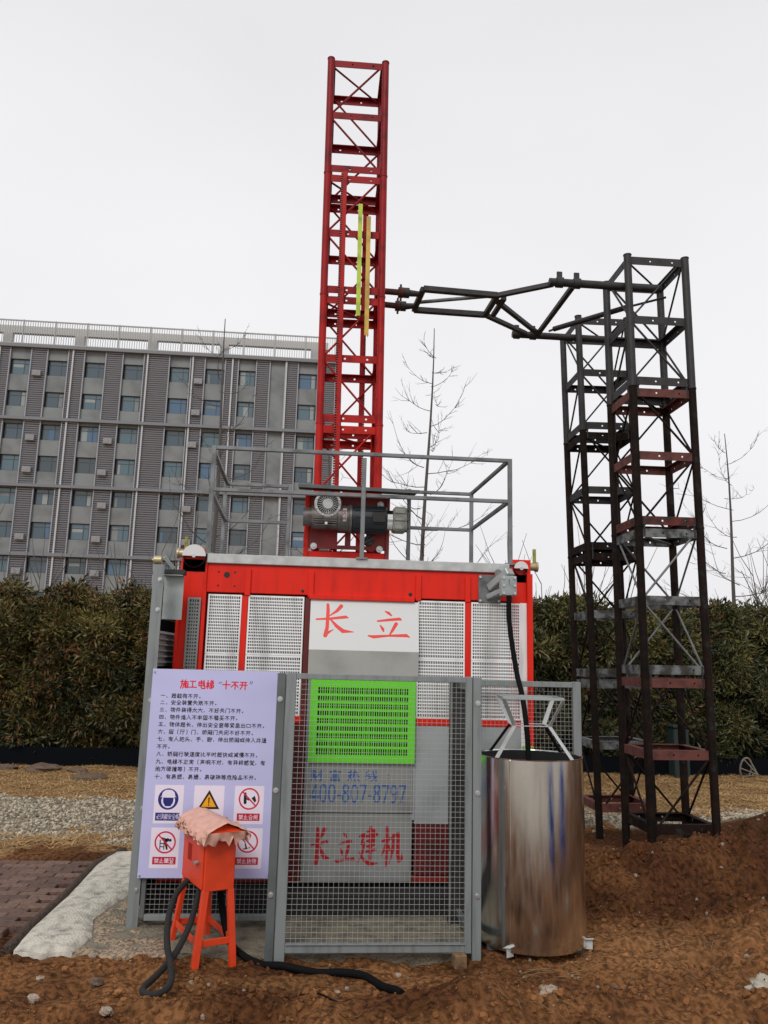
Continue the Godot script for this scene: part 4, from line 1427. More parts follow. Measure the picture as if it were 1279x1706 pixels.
	var c := Canvas.new(560, 264, Color(0.80, 0.81, 0.815))
	var vermilion := Color(0.86, 0.22, 0.20)
	for s in BRUSH["长"]:
		c.brush(s, Vector2(24, 22), Vector2(2.02, 1.78), vermilion)
	for s in BRUSH["立"]:
		c.brush(s, Vector2(296, 40), Vector2(2.16, 1.58), vermilion)
	print_face("door_sign", c, tl, tr, br, bl, o)
	quick("hood_lip", V(-0.07, 2.515, zf - 0.01), V(0.85, 2.555, zf + 0.035), M.red_paint, o, 0.004)
	quick("door_leaf", V(-0.05, 0.755, zf - 0.03), V(0.865, 1.86, zf + 0.012), M.panel_grey, o, 0.004)
	quick("door_leaf", V(-0.05, 0.215, zf - 0.03), V(0.865, 0.748, zf + 0.006), M.panel_grey, o, 0.004)
	quick("door_edge", V(0.862, 0.7, zf - 0.02), V(0.882, 1.86, zf + 0.006), M.panel_blue_grey, o, 0.002)
	# print on the leaf
	var k := MB.new()
	var up := Canvas.new(420, 84, Color(0.535, 0.547, 0.543))
	up.text("财富热线：", Vector2(14, 14), Vector2(46, 54), 74.0, 2.6, Color(0.16, 0.32, 0.58), GLYPH)
	print_face("blue_lettering", up, V(-0.02, 1.115, zf + 0.0145), V(0.845, 1.115, zf + 0.0145), V(0.845, 0.985, zf + 0.0145), V(-0.02, 0.985, zf + 0.0145), o)
	lettering("phone_number", "400-807-8797", 0.155, 1.3, M.blue_print, V(0.01, 0.835, zf + 0.0125), 0.80, o)
	var low := Canvas.new(460, 200, Color(0.535, 0.547, 0.543))
	var crimson := Color(0.62, 0.05, 0.10)
	var i := 0
	for g in ["长", "立", "建", "机"]:
		for s in BRUSH[g]:
			low.brush(s, Vector2(30 + i * 103, 26 + (12 if g == "立" else 0)), Vector2(0.86 if g != "立" else 0.9, 1.52 if g != "立" else 1.3), crimson)
		i += 1
	print_face("red_lettering", low, V(-0.03, 0.69, zf + 0.0085), V(0.845, 0.69, zf + 0.0085), V(0.845, 0.30, zf + 0.0085), V(-0.03, 0.30, zf + 0.0085), o)
	# bright green grille on the leaf
	var gr := MB.new()
	punched(gr, -0.022, 0.872, 1.16, 1.835, zf + 0.04, 40, 9, 0.56, 0.66, 0.062)
	for e in [[V(-0.022, 1.16, zf + 0.012), V(-0.010, 1.835, zf + 0.038)], [V(0.860, 1.16, zf + 0.012), V(0.872, 1.835, zf + 0.038)], [V(-0.010, 1.16, zf + 0.012), V(0.860, 1.172, zf + 0.038)], [V(-0.010, 1.823, zf + 0.012), V(0.860, 1.835, zf + 0.038)]]:
		gr.bx(e[0], e[1])
	part("green_grille", gr, M.green_paint, o)
	var gb := MB.new()
	gb.bx(V(0.03, 1.21, zf + 0.0125), V(0.82, 1.785, zf + 0.014))
	part("grille_backing", gb, M.interior, o)
	# pulleys with a painted sky reflection on top, brass rollers, upright tags
	for p in [[-1.075, 2.855, 0.098, -1.19], [1.80, 2.845, 0.062, 1.93]]:
		var plate := MB.new()
		plate.bx(V(p[0] - 0.1, 2.72, zf - 0.03), V(p[0] + 0.1, 2.93, zf - 0.012), 0.004)
		part("pulley_plate", plate, M.red_paint, o)
		var d := MB.new()
		d.lathe([Vector2(p[2], -0.03), Vector2(p[2], 0.012), Vector2(p[2] * 0.93, 0.02)], Transform3D(Basis(Vector3.RIGHT, PI / 2), V(p[0], p[1], zf + 0.012)), 28)
		var w := part("pulley", d, M.black, o)
		var cap := MB.new()
		var half := PackedVector2Array()
		for q in 15:
			half.append(Vector2(cos(PI * q / 14.0), -sin(PI * q / 14.0)) * p[2] * 1.02)
		cap.slab(half, 0.0, 0.012)
		for q in cap.v.size():
			cap.v[q] = V(p[0] + cap.v[q].x, p[1] - cap.v[q].z, zf + 0.034 + cap.v[q].y)
			cap.n[q] = V(cap.n[q].x, -cap.n[q].z, cap.n[q].y)
		part("reflection_half", cap, M.sign_white, w)  # white half stands for mirrored sky, black below for mirrored ground
		var nub := MB.new()
		nub.tube(V(p[0], p[1], zf + 0.03), V(p[0], p[1], zf + 0.055), 0.016, 0.016, 10)
		part("axle_end", nub, M.bolt_steel, w)
		var rl := MB.new()
		rl.tube(V(p[3] - 0.035, p[1] + 0.03, zf - 0.06), V(p[3] + 0.035, p[1] + 0.03, zf - 0.06), 0.036, 0.036, 14)
		rl.tube(V(p[3] - 0.045, p[1] + 0.03, zf - 0.06), V(p[3] - 0.028, p[1] + 0.03, zf - 0.06), 0.046, 0.046, 14)
		rl.tube(V(p[3] + 0.028, p[1] + 0.03, zf - 0.06), V(p[3] + 0.045, p[1] + 0.03, zf - 0.06), 0.046, 0.046, 14)
		part("roller", rl, M.brass, o)
		quick("upright_tag", V(p[3] + 0.008, 2.9, zf - 0.09), V(p[3] + 0.038, 3.04, zf - 0.075), M.tag_paint, o, 0.002)
	# cable arm at the upper right
	quick("arm_plate", V(1.42, 2.53, zf - 0.004), V(1.62, 2.78, zf + 0.012), M.pale_steel, o, 0.004)
	var arm := MB.new()
	arm.bar(V(1.53, 2.66, zf + 0.01), V(1.66, 2.80, zf + 0.2), 0.09, 0.07, Vector3.UP, 0.008)
	arm.bar(V(1.50, 2.58, zf + 0.01), V(1.66, 2.66, zf + 0.2), 0.05, 0.05, Vector3.UP, 0.008)
	arm.tube(V(1.57, 2.78, zf + 0.15), V(1.65, 2.83, zf + 0.07), 0.04, 0.04, 12)
	part("cable_arm", arm, M.bracket_grey, o)
	var cl := MB.new()
	cl.bx(V(1.565, 2.58, zf + 0.19), V(1.70, 2.75, zf + 0.215), 0.006)
	cl.bx(V(1.565, 2.58, zf + 0.25), V(1.70, 2.75, zf + 0.275), 0.006)
	cl.bx(V(1.61, 2.60, zf + 0.215), V(1.66, 2.74, zf + 0.25), 0.004)
	var cm := part("cable_clamp", cl, M.bracket_grey, o)
	for q in [[1.585, 2.60], [1.68, 2.60], [1.585, 2.73], [1.68, 2.73], [1.585, 2.665], [1.68, 2.665]]:
		var b := MB.new()
		b.tube(V(q[0], q[1], zf + 0.275), V(q[0], q[1], zf + 0.288), 0.011, 0.011, 6)
		part("bolt", b, M.bolt_steel, cm)
	for q in [[1.435, 2.55], [1.60, 2.55], [1.435, 2.76], [1.60, 2.76]]:
		var b := MB.new()
		b.tube(V(q[0], q[1], zf + 0.012), V(q[0], q[1], zf + 0.024), 0.012, 0.012, 6)
		part("plate_bolt", b, M.bolt_steel, o)
	# small green stop low on the right post
	quick("green_stop", V(1.80, 1.18, zf + 0.03), V(1.89, 1.32, zf + 0.07), M.green_paint, o, 0.006)
	quick("green_stop", V(1.73, 1.08, zf + 0.03), V(1.90, 1.15, zf + 0.06), M.lime_paint, o, 0.006)
	# guard rails round the roof
	var zr := zf - 0.03
	var zk := -8.3
	var rails := [[V(-0.985, 3.845, zr), V(1.735, 3.845, zr)], [V(-0.985, 3.462, zr), V(1.735, 3.462, zr)],
		[V(-0.985, 3.845, zr - 0.02), V(-0.985, 3.79, zk)], [V(-0.985, 3.462, zr - 0.02), V(-0.985, 3.40, zk)],
		[V(1.705, 3.845, zr - 0.02), V(1.60, 3.79, zk)], [V(1.705, 3.462, zr - 0.02), V(1.60, 3.40, zk)],
		[V(-1.0, 3.79, zk), V(-0.35, 3.79, zk)], [V(-1.0, 3.40, zk), V(-0.35, 3.40, zk)],
		[V(0.92, 3.79, zk), V(1.61, 3.79, zk)], [V(0.92, 3.40, zk), V(1.61, 3.40, zk)]]
	for r in rails:
		var b := MB.new()
		b.bar(r[0], r[1], 0.034, 0.034, Vector3.UP, 0.004)
		part("guard_rail", b, M.rail_grey, o)
	for r in [[-0.97, zr + 0.003, 3.862], [0.375, zr + 0.034, 3.80], [1.716, zr + 0.003, 3.862], [-1.0, zk + 0.035, 3.81], [1.60, zk + 0.035, 3.81], [0.93, zk + 0.035, 3.81], [-0.33, zk + 0.035, 3.81]]:
		var b := MB.new()
		b.bx(V(r[0] - 0.019, 2.87, r[1] - 0.019), V(r[0] + 0.019, r[2], r[1] + 0.019), 0.004)
		b.bx(V(r[0] - 0.05, 2.879, r[1] - 0.035), V(r[0] + 0.05, 2.895, r[1] + 0.035))
		part("guard_post", b, M.rail_grey, o)

func lettering(called: String, words: String, size: float, squeeze: float, m: Material, at: Vector3, width: float, o: Node3D, turn := 0.0) -> void:
	var f := SystemFont.new()
	f.font_names = PackedStringArray(["Droid Sans"])
	f.font_weight = 700 if turn != 0.0 else 400
	var t := TextMesh.new()
	t.text = words
	t.font = f
	t.font_size = 64
	t.pixel_size = size / 64.0
	t.depth = 0.003
	t.curve_step = 1.0
	var p := MeshInstance3D.new()
	p.name = called
	p.mesh = t
	p.material_override = m
	o.add_child(p, true)
	var bb := t.get_aabb()
	var k := width / bb.size.x
	p.transform = Transform3D(Basis(Vector3.FORWARD, -turn) * Basis.from_scale(V(k, squeeze, 1)), at - o.position + Basis(Vector3.FORWARD, -turn) * V(width * 0.5, bb.size.y * squeeze * 0.5, 0.001))

# ---------------------------------------------------------------- drive unit on the cage roof
func drive_unit() -> void:
	var o := thing("drive_unit", V(0.3, 2.88, -8.15), "hoist drive unit with gear box and black motor on a red plate above the cage", "drive unit")
	var zp := -8.2
	# plate: cut into pieces round the two openings
	var b := MB.new()
	b.bx(V(-0.14, 3.30, zp - 0.02), V(0.705, 3.70, zp))
	b.bx(V(-0.14, 3.13, zp - 0.02), V(0.18, 3.30, zp))
	b.bx(V(0.48, 3.13, zp - 0.02), V(0.705, 3.30, zp))
	b.bx(V(0.18, 3.13, zp - 0.02), V(0.48, 3.17, zp))
	b.bx(V(0.26, 3.17, zp - 0.02), V(0.32, 3.30, zp))
	part("back_plate", b, M.dark_red, o)
	quick("side_channel", V(-0.165, 2.88, zp - 0.1), V(-0.115, 3.72, zp + 0.02), M.mast_red, o)
	quick("side_channel", V(0.68, 2.88, zp - 0.1), V(0.72, 3.72, zp + 0.02), M.dark_red, o)
	quick("lower_beam", V(-0.115, 3.02, zp - 0.06), V(0.68, 3.10, zp + 0.01), M.mast_red, o)
	quick("foot_beam", V(-0.115, 2.88, zp - 0.06), V(0.14, 2.95, zp), M.dark_red, o)
	quick("foot_beam", V(0.40, 2.88, zp - 0.06), V(0.68, 2.95, zp), M.dark_red, o)
	for p in [[-0.06, 3.15], [0.62, 3.14], [0.62, 3.61]]:
		var s := MB.new()
		s.tube(V(p[0], p[1], zp), V(p[0], p[1], zp + 0.03), 0.034, 0.034, 16)
		s.tube(V(p[0], p[1], zp + 0.03), V(p[0], p[1], zp + 0.055), 0.017, 0.017, 6)
		part("plate_bolt", s, M.bolt_steel, o)
	# canopy
	var cn := MB.new()
	cn.box(Transform3D(Basis.from_euler(V(0.10, 0, -0.012)), V(0.375, 3.725, -8.02)), V(1.22, 0.012, 0.40), 0.002)
	part("canopy", cn, M.dark_steel, o)
	var ce := MB.new()
	ce.box(Transform3D(Basis.from_euler(V(0.10, 0, -0.012)), V(0.375, 3.697, -7.822)), V(1.22, 0.035, 0.006), 0.002)
	part("canopy_edge", ce, M.fence_dark, o)
	# gear box: horizontal worm housing with a finned round cover
	var zg := -8.02
	var lx := Basis(Vector3.FORWARD, PI / 2)
	var g := MB.new()
	g.tube(V(-0.09, 3.42, zg), V(0.17, 3.42, zg), 0.118, 0.118, 22)
	for k in 4:
		g.bx(V(-0.07, 3.33 + k * 0.022, zg + 0.085 + k * 0.01), V(0.16, 3.338 + k * 0.022, zg + 0.112 + k * 0.004))
	g.bx(V(-0.06, 3.36, zp), V(0.15, 3.62, zg))
	part("gear_box", g, M.cast_grey, o)
	var e := MB.new()
	e.tube(V(-0.175, 3.425, zg), V(-0.08, 3.425, zg), 0.094, 0.098, 20)
	part("end_cover", e, M.cast_grey, o)
	var fl := MB.new()
	var ft := Transform3D(Basis(Vector3.RIGHT, PI / 2), V(0.068, 3.545, zg + 0.08))
	fl.lathe([Vector2(0.138, -0.12), Vector2(0.138, 0.03), Vector2(0.132, 0.04), Vector2(0.108, 0.042), Vector2(0.104, 0.02), Vector2(0.0, 0.02)], ft, 28)
	var fc := part("round_cover", fl, M.cast_silver, o)
	var dk := MB.new()
	dk.lathe([Vector2(0.105, 0.0205), Vector2(0.057, 0.0225)], ft, 28)
	part("fin_recess", dk, M.black, fc)
	var hub := MB.new()
	hub.lathe([Vector2(0.058, 0.02), Vector2(0.058, 0.045), Vector2(0.05, 0.052), Vector2(0.0, 0.052)], ft, 24)
	part("hub", hub, M.cast_silver, fc)
	for k in 26:
		var q := TAU * k / 26
		var s := MB.new()
		s.bar(ft * V(cos(q) * 0.06, 0.032, sin(q) * 0.06), ft * V(cos(q) * 0.1, 0.032, sin(q) * 0.1), 0.006, 0.022, Vector3.BACK)
		part("fin", s, M.cast_silver, fc)
	for k in 8:
		var q := TAU * (k + 0.5) / 8
		var s := MB.new()
		s.tube(ft * V(cos(q) * 0.123, 0.04, sin(q) * 0.123), ft * V(cos(q) * 0.123, 0.052, sin(q) * 0.123), 0.009, 0.009, 6)
		part("cover_bolt", s, M.bolt_steel, fc)
	var plug := MB.new()
	plug.bx(V(0.045, 3.335, zg + 0.115), V(0.07, 3.36, zg + 0.122))
	part("name_plate", plug, M.sign_white, o)
	var ad := MB.new()
	ad.lathe([Vector2(0.10, 0.165), Vector2(0.125, 0.175), Vector2(0.132, 0.20), Vector2(0.132, 0.285), Vector2(0.142, 0.29), Vector2(0.142, 0.315), Vector2(0.0, 0.316)], Transform3D(Basis(Vector3.FORWARD, PI / 2), V(0, 3.42, zg)), 26)
	var am := part("coupling_bell", ad, M.cast_grey, o)
	var tag_ := MB.new()
	tag_.bx(V(0.222, 3.37, zg + 0.122), V(0.262, 3.50, zg + 0.1345))
	part("ratio_plate", tag_, M.cast_silver, o)
	lettering("ratio_lettering", "1:20", 0.04, 1.0, M.dark_red, V(0.255, 3.385, zg + 0.1345), 0.1, o, PI / 2)
	var mo := MB.new()
	mo.lathe([Vector2(0.0, 0.316), Vector2(0.13, 0.317), Vector2(0.135, 0.33), Vector2(0.135, 0.66), Vector2(0.12, 0.675), Vector2(0.0, 0.676)], Transform3D(Basis(Vector3.FORWARD, PI / 2), V(0, 3.42, zg)), 26)
	for k in 12:
		var q := TAU * k / 12
		mo.bar(V(0.35, 3.42 + 0.137 * sin(q), zg + 0.137 * cos(q)), V(0.65, 3.42 + 0.137 * sin(q), zg + 0.137 * cos(q)), 0.006, 0.012, V(0, sin(q), cos(q)))
	part("motor", mo, M.motor_blue, o)
	quick("terminal_box", V(0.52, 3.37, zg + 0.13), V(0.65, 3.47, zg + 0.17), M.black, o)
	var nk := MB.new()
	nk.lathe([Vector2(0.0, 0.676), Vector2(0.105, 0.677), Vector2(0.105, 0.73), Vector2(0.0, 0.731)], Transform3D(Basis(Vector3.FORWARD, PI / 2), V(0, 3.42, zg)), 24)
	part("brake_ring", nk, M.chrome, o)
	var bk := MB.new()
	bk.bx(V(0.732, 3.30, zg - 0.12), V(0.875, 3.385, zg + 0.12), 0.02)
	bk.bx(V(0.732, 3.39, zg - 0.12), V(0.875, 3.455, zg + 0.12), 0.02)
	bk.bx(V(0.732, 3.46, zg - 0.12), V(0.875, 3.545, zg + 0.12), 0.02)
	bk.bx(V(0.735, 3.31, zg - 0.1), V(0.87, 3.53, zg + 0.108))
	var bm := part("brake", bk, M.motor_grey, o)
	for q in [[3.33, 0.09], [3.51, 0.09], [3.33, -0.09], [3.51, -0.09], [3.42, 0.0]]:
		var s := MB.new()
		s.tube(V(0.875, q[0], zg + q[1]), V(0.895, q[0], zg + q[1]), 0.014, 0.014, 6)
		part("bolt", s, M.dark_steel, bm)
	var pin := MB.new()
	pin.tube(V(0.50, 3.22, zp - 0.02), V(0.50, 3.22, zp + 0.12), 0.05, 0.05, 14)
	pin.tube(V(0.46, 3.19, zp + 0.12), V(0.56, 3.25, zp + 0.14), 0.02, 0.02, 8)
	part("load_pin", pin, M.dark_steel, o)

# ---------------------------------------------------------------- mesh fence round the hoist
func wire_mesh(called: String, o: Node3D, x0: float, x1: float, y0: float, y1: float, z: float, pitch := 0.0355, r := 0.00135) -> void:
	var b := MB.new()
	var nx := int(round((x1 - x0) / pitch))
	var ny := int(round((y1 - y0) / pitch))
	for i in range(1, nx):
		var x := lerpf(x0, x1, float(i) / nx)
		b.tube(V(x, y0, z), V(x, y1, z), r, r, 5, false)
	for i in range(1, ny):
		var y := lerpf(y0, y1, float(i) / ny)
		b.tube(V(x0, y, z + 2.0 * r), V(x1, y, z + 2.0 * r), r, r, 5, false)
	part(called, b, M.wire, o, "stuff")

func bolt(called: String, at: Vector3, o: Node3D, r := 0.013) -> void:
	var b := MB.new()
	b.tube(at, at + V(0, 0, 0.004), r * 1.5, r * 1.5, 12)
	b.tube(at + V(0, 0, 0.004), at + V(0, 0, 0.016), r, r * 0.9, 6)
	part(called, b, M.bolt_steel, o)

func fences() -> void:
	# front gate
	var z := -5.85
	var g := thing("mesh_gate", V(0.49, 0, z), "grey wire mesh gate standing forward, directly in front of the cage door", "gate", "")
	quick("stile", V(-0.195, 0.0, z - 0.035), V(-0.125, 1.905, z), M.fence_grey, g, 0.003)
	quick("stile", V(1.10, 0.05, z - 0.035), V(1.147, 1.905, z), M.fence_grey, g, 0.003)
	quick("top_rail", V(-0.125, 1.862, z - 0.035), V(1.10, 1.902, z - 0.001), M.fence_grey, g, 0.003)
	quick("bottom_rail", V(-0.125, 0.055, z - 0.035), V(1.10, 0.108, z - 0.001), M.fence_grey, g, 0.003)
	quick("bottom_flange", V(-0.125, 0.108, z - 0.035), V(1.10, 0.113, z + 0.012), M.fence_grey, g, 0.001)
	wire_mesh("wire_mesh", g, -0.125, 1.10, 0.11, 1.862, z - 0.012)
	quick("post", V(-0.26, -0.08, z - 0.06), V(-0.201, 1.90, z - 0.012), M.fence_dark, g, 0.003)
	quick("post", V(1.153, -0.08, z - 0.05), V(1.214, 1.90, z + 0.004), M.fence_grey, g, 0.003)
	for y in [0.42, 1.1, 1.72]:
		bolt("bolt", V(-0.235, y, z - 0.012), g)
		bolt("bolt", V(1.186, y, z + 0.004), g)
	quick("return_strap", V(-0.25, 0.08, z - 0.62), V(-0.21, 0.13, z - 0.06), M.fence_dark, g, 0.002)
	quick("return_strap", V(-0.25, 1.80, z - 0.62), V(-0.21, 1.85, z - 0.06), M.fence_dark, g, 0.002)
	quick("return_strap", V(1.165, 0.08, z - 0.96), V(1.205, 0.13, z - 0.05), M.fence_dark, g, 0.002)
	quick("return_strap", V(1.165, 1.80, z - 0.96), V(1.205, 1.85, z - 0.05), M.fence_dark, g, 0.002)
	# channel the gate slides in, seen behind the mesh
	quick("guide_channel", V(1.108, 0.02, -6.64), V(1.235, 1.862, -6.58), M.dark_steel, g, 0.004)
	quick("guide_lip", V(1.108, 0.02, -6.58), V(1.125, 1.862, -6.555), M.rail_grey, g, 0.002)
	# panel behind the board
	z = -6.5
	var l := thing("mesh_fence_panel", V(-0.75, 0, z), "grey mesh fence panel with tall corner post, mostly hidden by the notice board", "fence panel", "mesh fence panels beside the gate")
	var p := MB.new()
	p.ell(V(-1.315, 0.0, z), V(-1.315, 2.72, z), V(1, 0, 0), V(0, 0, -1), 0.085, 0.007)
	part("corner_post", p, M.fence_grey, l)
	quick("post", V(-0.245, -0.02, z - 0.05), V(-0.195, 1.88, z), M.fence_dark, l, 0.003)
	quick("stile", V(-1.225, 0.08, z - 0.04), V(-1.19, 1.88, z - 0.004), M.fence_dark, l, 0.003)
	quick("bottom_rail", V(-1.19, 0.065, z - 0.04), V(-0.245, 0.108, z), M.fence_grey, l, 0.003)
	quick("top_rail", V(-1.19, 1.84, z - 0.04), V(-0.245, 1.88, z - 0.004), M.fence_grey, l, 0.003)
	wire_mesh("wire_mesh", l, -1.19, -0.245, 0.105, 1.84, z - 0.02)
	for y in [0.28, 0.86, 1.66, 2.36, 2.6]:
		bolt("bolt", V(-1.258, y, z), l, 0.012)
	# bracket plate, tilted strip and roller at the head of the corner post
	var bp := MB.new()
	bp.bx(V(-1.275, 2.295, z - 0.28), V(-1.115, 2.30, z - 0.22))
	bp.bx(V(-1.275, 2.30, z - 0.285), V(-1.115, 2.665, z - 0.28))
	bp.bx(V(-1.275, 2.655, z - 0.28), V(-1.115, 2.662, z - 0.20))
	part("bracket_plate", bp, M.bracket_grey, l)
	quick("bracket_head", V(-1.275, 2.665, z - 0.30), V(-1.10, 2.705, z - 0.2), M.dark_steel, l, 0.003)
	var ts := MB.new()
	ts.bar(V(-1.27, 2.80, z - 0.16), V(-1.19, 2.71, z - 0.2), 0.03, 0.012, Vector3.BACK, 0.002)
	part("stay_strip", ts, M.bracket_grey, l)
	var rl := MB.new()
	rl.tube(V(-1.325, 2.76, z - 0.05), V(-1.265, 2.76, z - 0.05), 0.035, 0.035, 14)
	rl.tube(V(-1.34, 2.76, z - 0.05), V(-1.325, 2.76, z - 0.05), 0.012, 0.012, 8)
	part("roller", rl, M.brass, l)
	# side return with pressed louvres
	var s := thing("side_screen", V(-1.27, 0, -7.4), "dark side screen with pressed louvres between corner post and red cage", "screen")
	quick("sheet", V(-1.282, 0.1, -8.3), V(-1.276, 2.3, z - 0.09), M.net, s, 0.0)
	for k in 6:
		var y := 2.19 - k * 0.047
		var b := MB.new()
		b.box(Transform3D(Basis(Vector3.BACK, -0.6), V(-1.262, y, -7.08)), V(0.04, 0.006, 0.92))
		b.box(Transform3D(Basis(Vector3.BACK, 0.05), V(-1.272, y - 0.022, -7.08)), V(0.004, 0.034, 0.92))
		part("louvre", b, M.bracket_grey, s)
	# right-hand panel behind the drum
	z = -6.85
	var r := thing("mesh_fence_panel", V(1.75, 0, z), "grey wire mesh fence panel standing behind the shiny metal drum", "fence panel", "mesh fence panels beside the gate")
	quick("post", V(1.20, -0.05, z - 0.05), V(1.255, 1.86, z), M.fence_grey, r, 0.003)
	quick("post", V(2.215, -0.05, z - 0.05), V(2.285, 1.868, z), M.fence_grey, r, 0.003)
	quick("top_rail", V(1.255, 1.818, z - 0.04), V(2.215, 1.864, z - 0.002), M.fence_grey, r, 0.003)
	quick("bottom_rail", V(1.255, 0.06, z - 0.04), V(2.215, 0.11, z - 0.002), M.fence_grey, r, 0.003)
	wire_mesh("wire_mesh", r, 1.255, 2.215, 0.11, 1.818, z - 0.015)
	var hk := MB.new()
	hk.sweep(PackedVector3Array([V(1.90, 1.815, z + 0.004), V(1.90, 1.79, z + 0.02), V(1.92, 1.775, z + 0.02), V(1.945, 1.785, z + 0.02), V(1.945, 1.81, z + 0.004)]), 0.008, 6)
	part("hasp", hk, M.dark_steel, r)
	# timber block under the gate
	var tb := MB.new()
	tb.box(Transform3D(Basis(Vector3.UP, 0.12), V(1.06, 0.015, -5.83)), V(0.085, 0.09, 0.09), 0.006)
	tag(part("timber_block", tb, M.timber, self), "small weathered timber block wedged under the gate's right corner", "block")

# ---------------------------------------------------------------- notice board
func board() -> void:
	var o := thing("notice_board", V(-0.76, 0.37, -6.47), "lavender safety notice board with red heading, ten rules and warning signs", "notice board")
	var w := 800.0
	var h := 1232.0
	var c := Canvas.new(800, 1232, Color(0.735, 0.74, 0.905))
	var ink := Color(0.10, 0.09, 0.13)
	c.text("施工电梯", Vector2(0.222 * w, 0.052 * h), Vector2(46, 50), 0.0675 * w, 3.6, Color(0.83, 0.10, 0.18), GLYPH)
	c.text("十不开", Vector2(0.552 * w, 0.052 * h), Vector2(46, 50), 0.0675 * w, 3.6, Color(0.83, 0.10, 0.18), GLYPH)
	c.glyph(GLYPH["“"], Vector2(0.492 * w, 0.052 * h), Vector2(40, 40), 2.6, Color(0.45, 0.4, 0.5), GLYPH)
	c.glyph(GLYPH["”"], Vector2(0.762 * w, 0.052 * h), Vector2(40, 40), 2.6, Color(0.45, 0.4, 0.5), GLYPH)
	var lines := ["一、超载荷不开。", "二、安全装置失效不开。", "三、物件装得太大，不好关门不开。", "四、物件堆入不牢固不稳妥不开。", "五、物体超长、伸出安全窗等紧急出口不开。", "六、层（厅）门、轿厢门关闭不好不开。", "七、有人把头、手、脚、伸出轿厢或伸入井道", "不开。", "八、轿厢行驶速度比平时超快或减慢不开。", "九、电梯不正常（声响不对，有异样感觉，有", "地方碰撞等）不开。", "十、有易燃、易爆、易破碎等危险品不开。"]
	var rows := [0.131, 0.164, 0.2, 0.236, 0.272, 0.308, 0.343, 0.38, 0.416, 0.453, 0.488, 0.525]
	for i in 12:
		c.text(lines[i], Vector2(0.075 * w, rows[i] * h - 13.0), Vector2(27, 27), 0.0425 * w, 1.75, ink, GLYPH)
	var pale := Color(0.90, 0.87, 0.94)
	for q in [[0.085, 0.565, 0.305, 0.747], [0.385, 0.565, 0.615, 0.747], [0.695, 0.565, 0.922, 0.747], [0.08, 0.767, 0.295, 0.955], [0.385, 0.767, 0.615, 0.955], [0.70, 0.767, 0.925, 0.955]]:
		c.rect(q[0] * w, q[1] * h, q[2] * w, q[3] * h, pale)
	# blue round sign: head with helmet
	var navy := Color(0.13, 0.15, 0.45)
	var o1 := Vector2(0.19 * w, 0.632 * h)
	c.ring(o1, 62, 63, navy)
	c.ring(o1 + Vector2(0, 10), 42, 43, pale)
	c.poly(PackedVector2Array([o1 + Vector2(-32, -8), o1 + Vector2(32, -8), o1 + Vector2(30, 20), o1 + Vector2(16, 42), o1 + Vector2(-16, 42), o1 + Vector2(-30, 20)]), navy)
	c.poly(PackedVector2Array([o1 + Vector2(-52, -10), o1 + Vector2(-42, -16), o1 + Vector2(-36, -40), o1 + Vector2(-18, -54), o1 + Vector2(18, -54), o1 + Vector2(36, -40), o1 + Vector2(42, -16), o1 + Vector2(52, -10), o1 + Vector2(30, -14), o1 + Vector2(-30, -14)]), pale)
	c.rect(0.10 * w, 0.697 * h, 0.285 * w, 0.734 * h, navy)
	c.text("必须戴安全帽", Vector2(0.11 * w, 0.702 * h), Vector2(20, 30), 23.5, 1.25, pale, GLYPH)
	# yellow triangle
	var o2 := Vector2(0.5 * w, 0.64 * h)
	c.poly(PackedVector2Array([o2 + Vector2(0, -66), o2 + Vector2(66, 46), o2 + Vector2(-66, 46)]), Color(0.1, 0.09, 0.08))
	c.poly(PackedVector2Array([o2 + Vector2(0, -42), o2 + Vector2(46, 34), o2 + Vector2(-46, 34)]), Color(0.93, 0.66, 0.13))
	c.stroke(o2 + Vector2(0, -18), o2 + Vector2(0, 12), 4.5, 3.0, Color(0.1, 0.09, 0.08))
	c.ring(o2 + Vector2(0, 23), 4, 5, Color(0.1, 0.09, 0.08))
	# three red prohibition rings
	var red := Color(0.78, 0.11, 0.19)
	for k in 3:
		var p: Vector2 = [Vector2(0.808 * w, 0.627 * h), Vector2(0.19 * w, 0.835 * h), Vector2(0.813 * w, 0.83 * h)][k]
		var black := Color(0.08, 0.07, 0.08)
		if k == 0:
			c.stroke(p + Vector2(-26, -30), p + Vector2(-24, 22), 8, 9, black)
			c.stroke(p + Vector2(-22, -6), p + Vector2(-4, 6), 4, 4, black)
			c.poly(PackedVector2Array([p + Vector2(14, -4), p + Vector2(34, -18), p + Vector2(44, 10), p + Vector2(36, 22), p + Vector2(24, 8)]), black)
		elif k == 1:
			for s in [[-30, -12, -30, 40], [-6, -8, -6, 40], [-30, 6, -6, 8], [-30, 24, -6, 26]]:
				c.stroke(p + Vector2(s[0], s[1]), p + Vector2(s[2], s[3]), 2.6, 2.6, black)
			c.stroke(p + Vector2(14, -14), p + Vector2(-2, -6), 10, 8, black)
			c.stroke(p + Vector2(4, 6), p + Vector2(12, 38), 7, 5, black)
			c.stroke(p + Vector2(-26, -26), p + Vector2(6, -16), 4, 5, black)
			c.ring(p + Vector2(30, -12), 8, 9, black)
		else:
			c.stroke(p + Vector2(10, -32), p + Vector2(6, -16), 9, 6, black)
			c.ring(p + Vector2(4, -42), 6, 7, black)
			c.stroke(p + Vector2(-14, 10), p + Vector2(-6, 36), 3, 5, black)
			c.stroke(p + Vector2(-22, 42), p + Vector2(0, 38), 3, 3, black)
			c.stroke(p + Vector2(-20, -2), p + Vector2(-14, 2), 3, 3, black)
			c.ring(p + Vector2(12, 34), 4, 5, Color(0.55, 0.15, 0.45))
		c.ring(p, 64, 9, red)
		c.stroke(p + Vector2(-43, -43), p + Vector2(43, 43), 4, 4, red)
		var x := p.x - 70
		var y: float = [0.697, 0.903, 0.903][k] * h
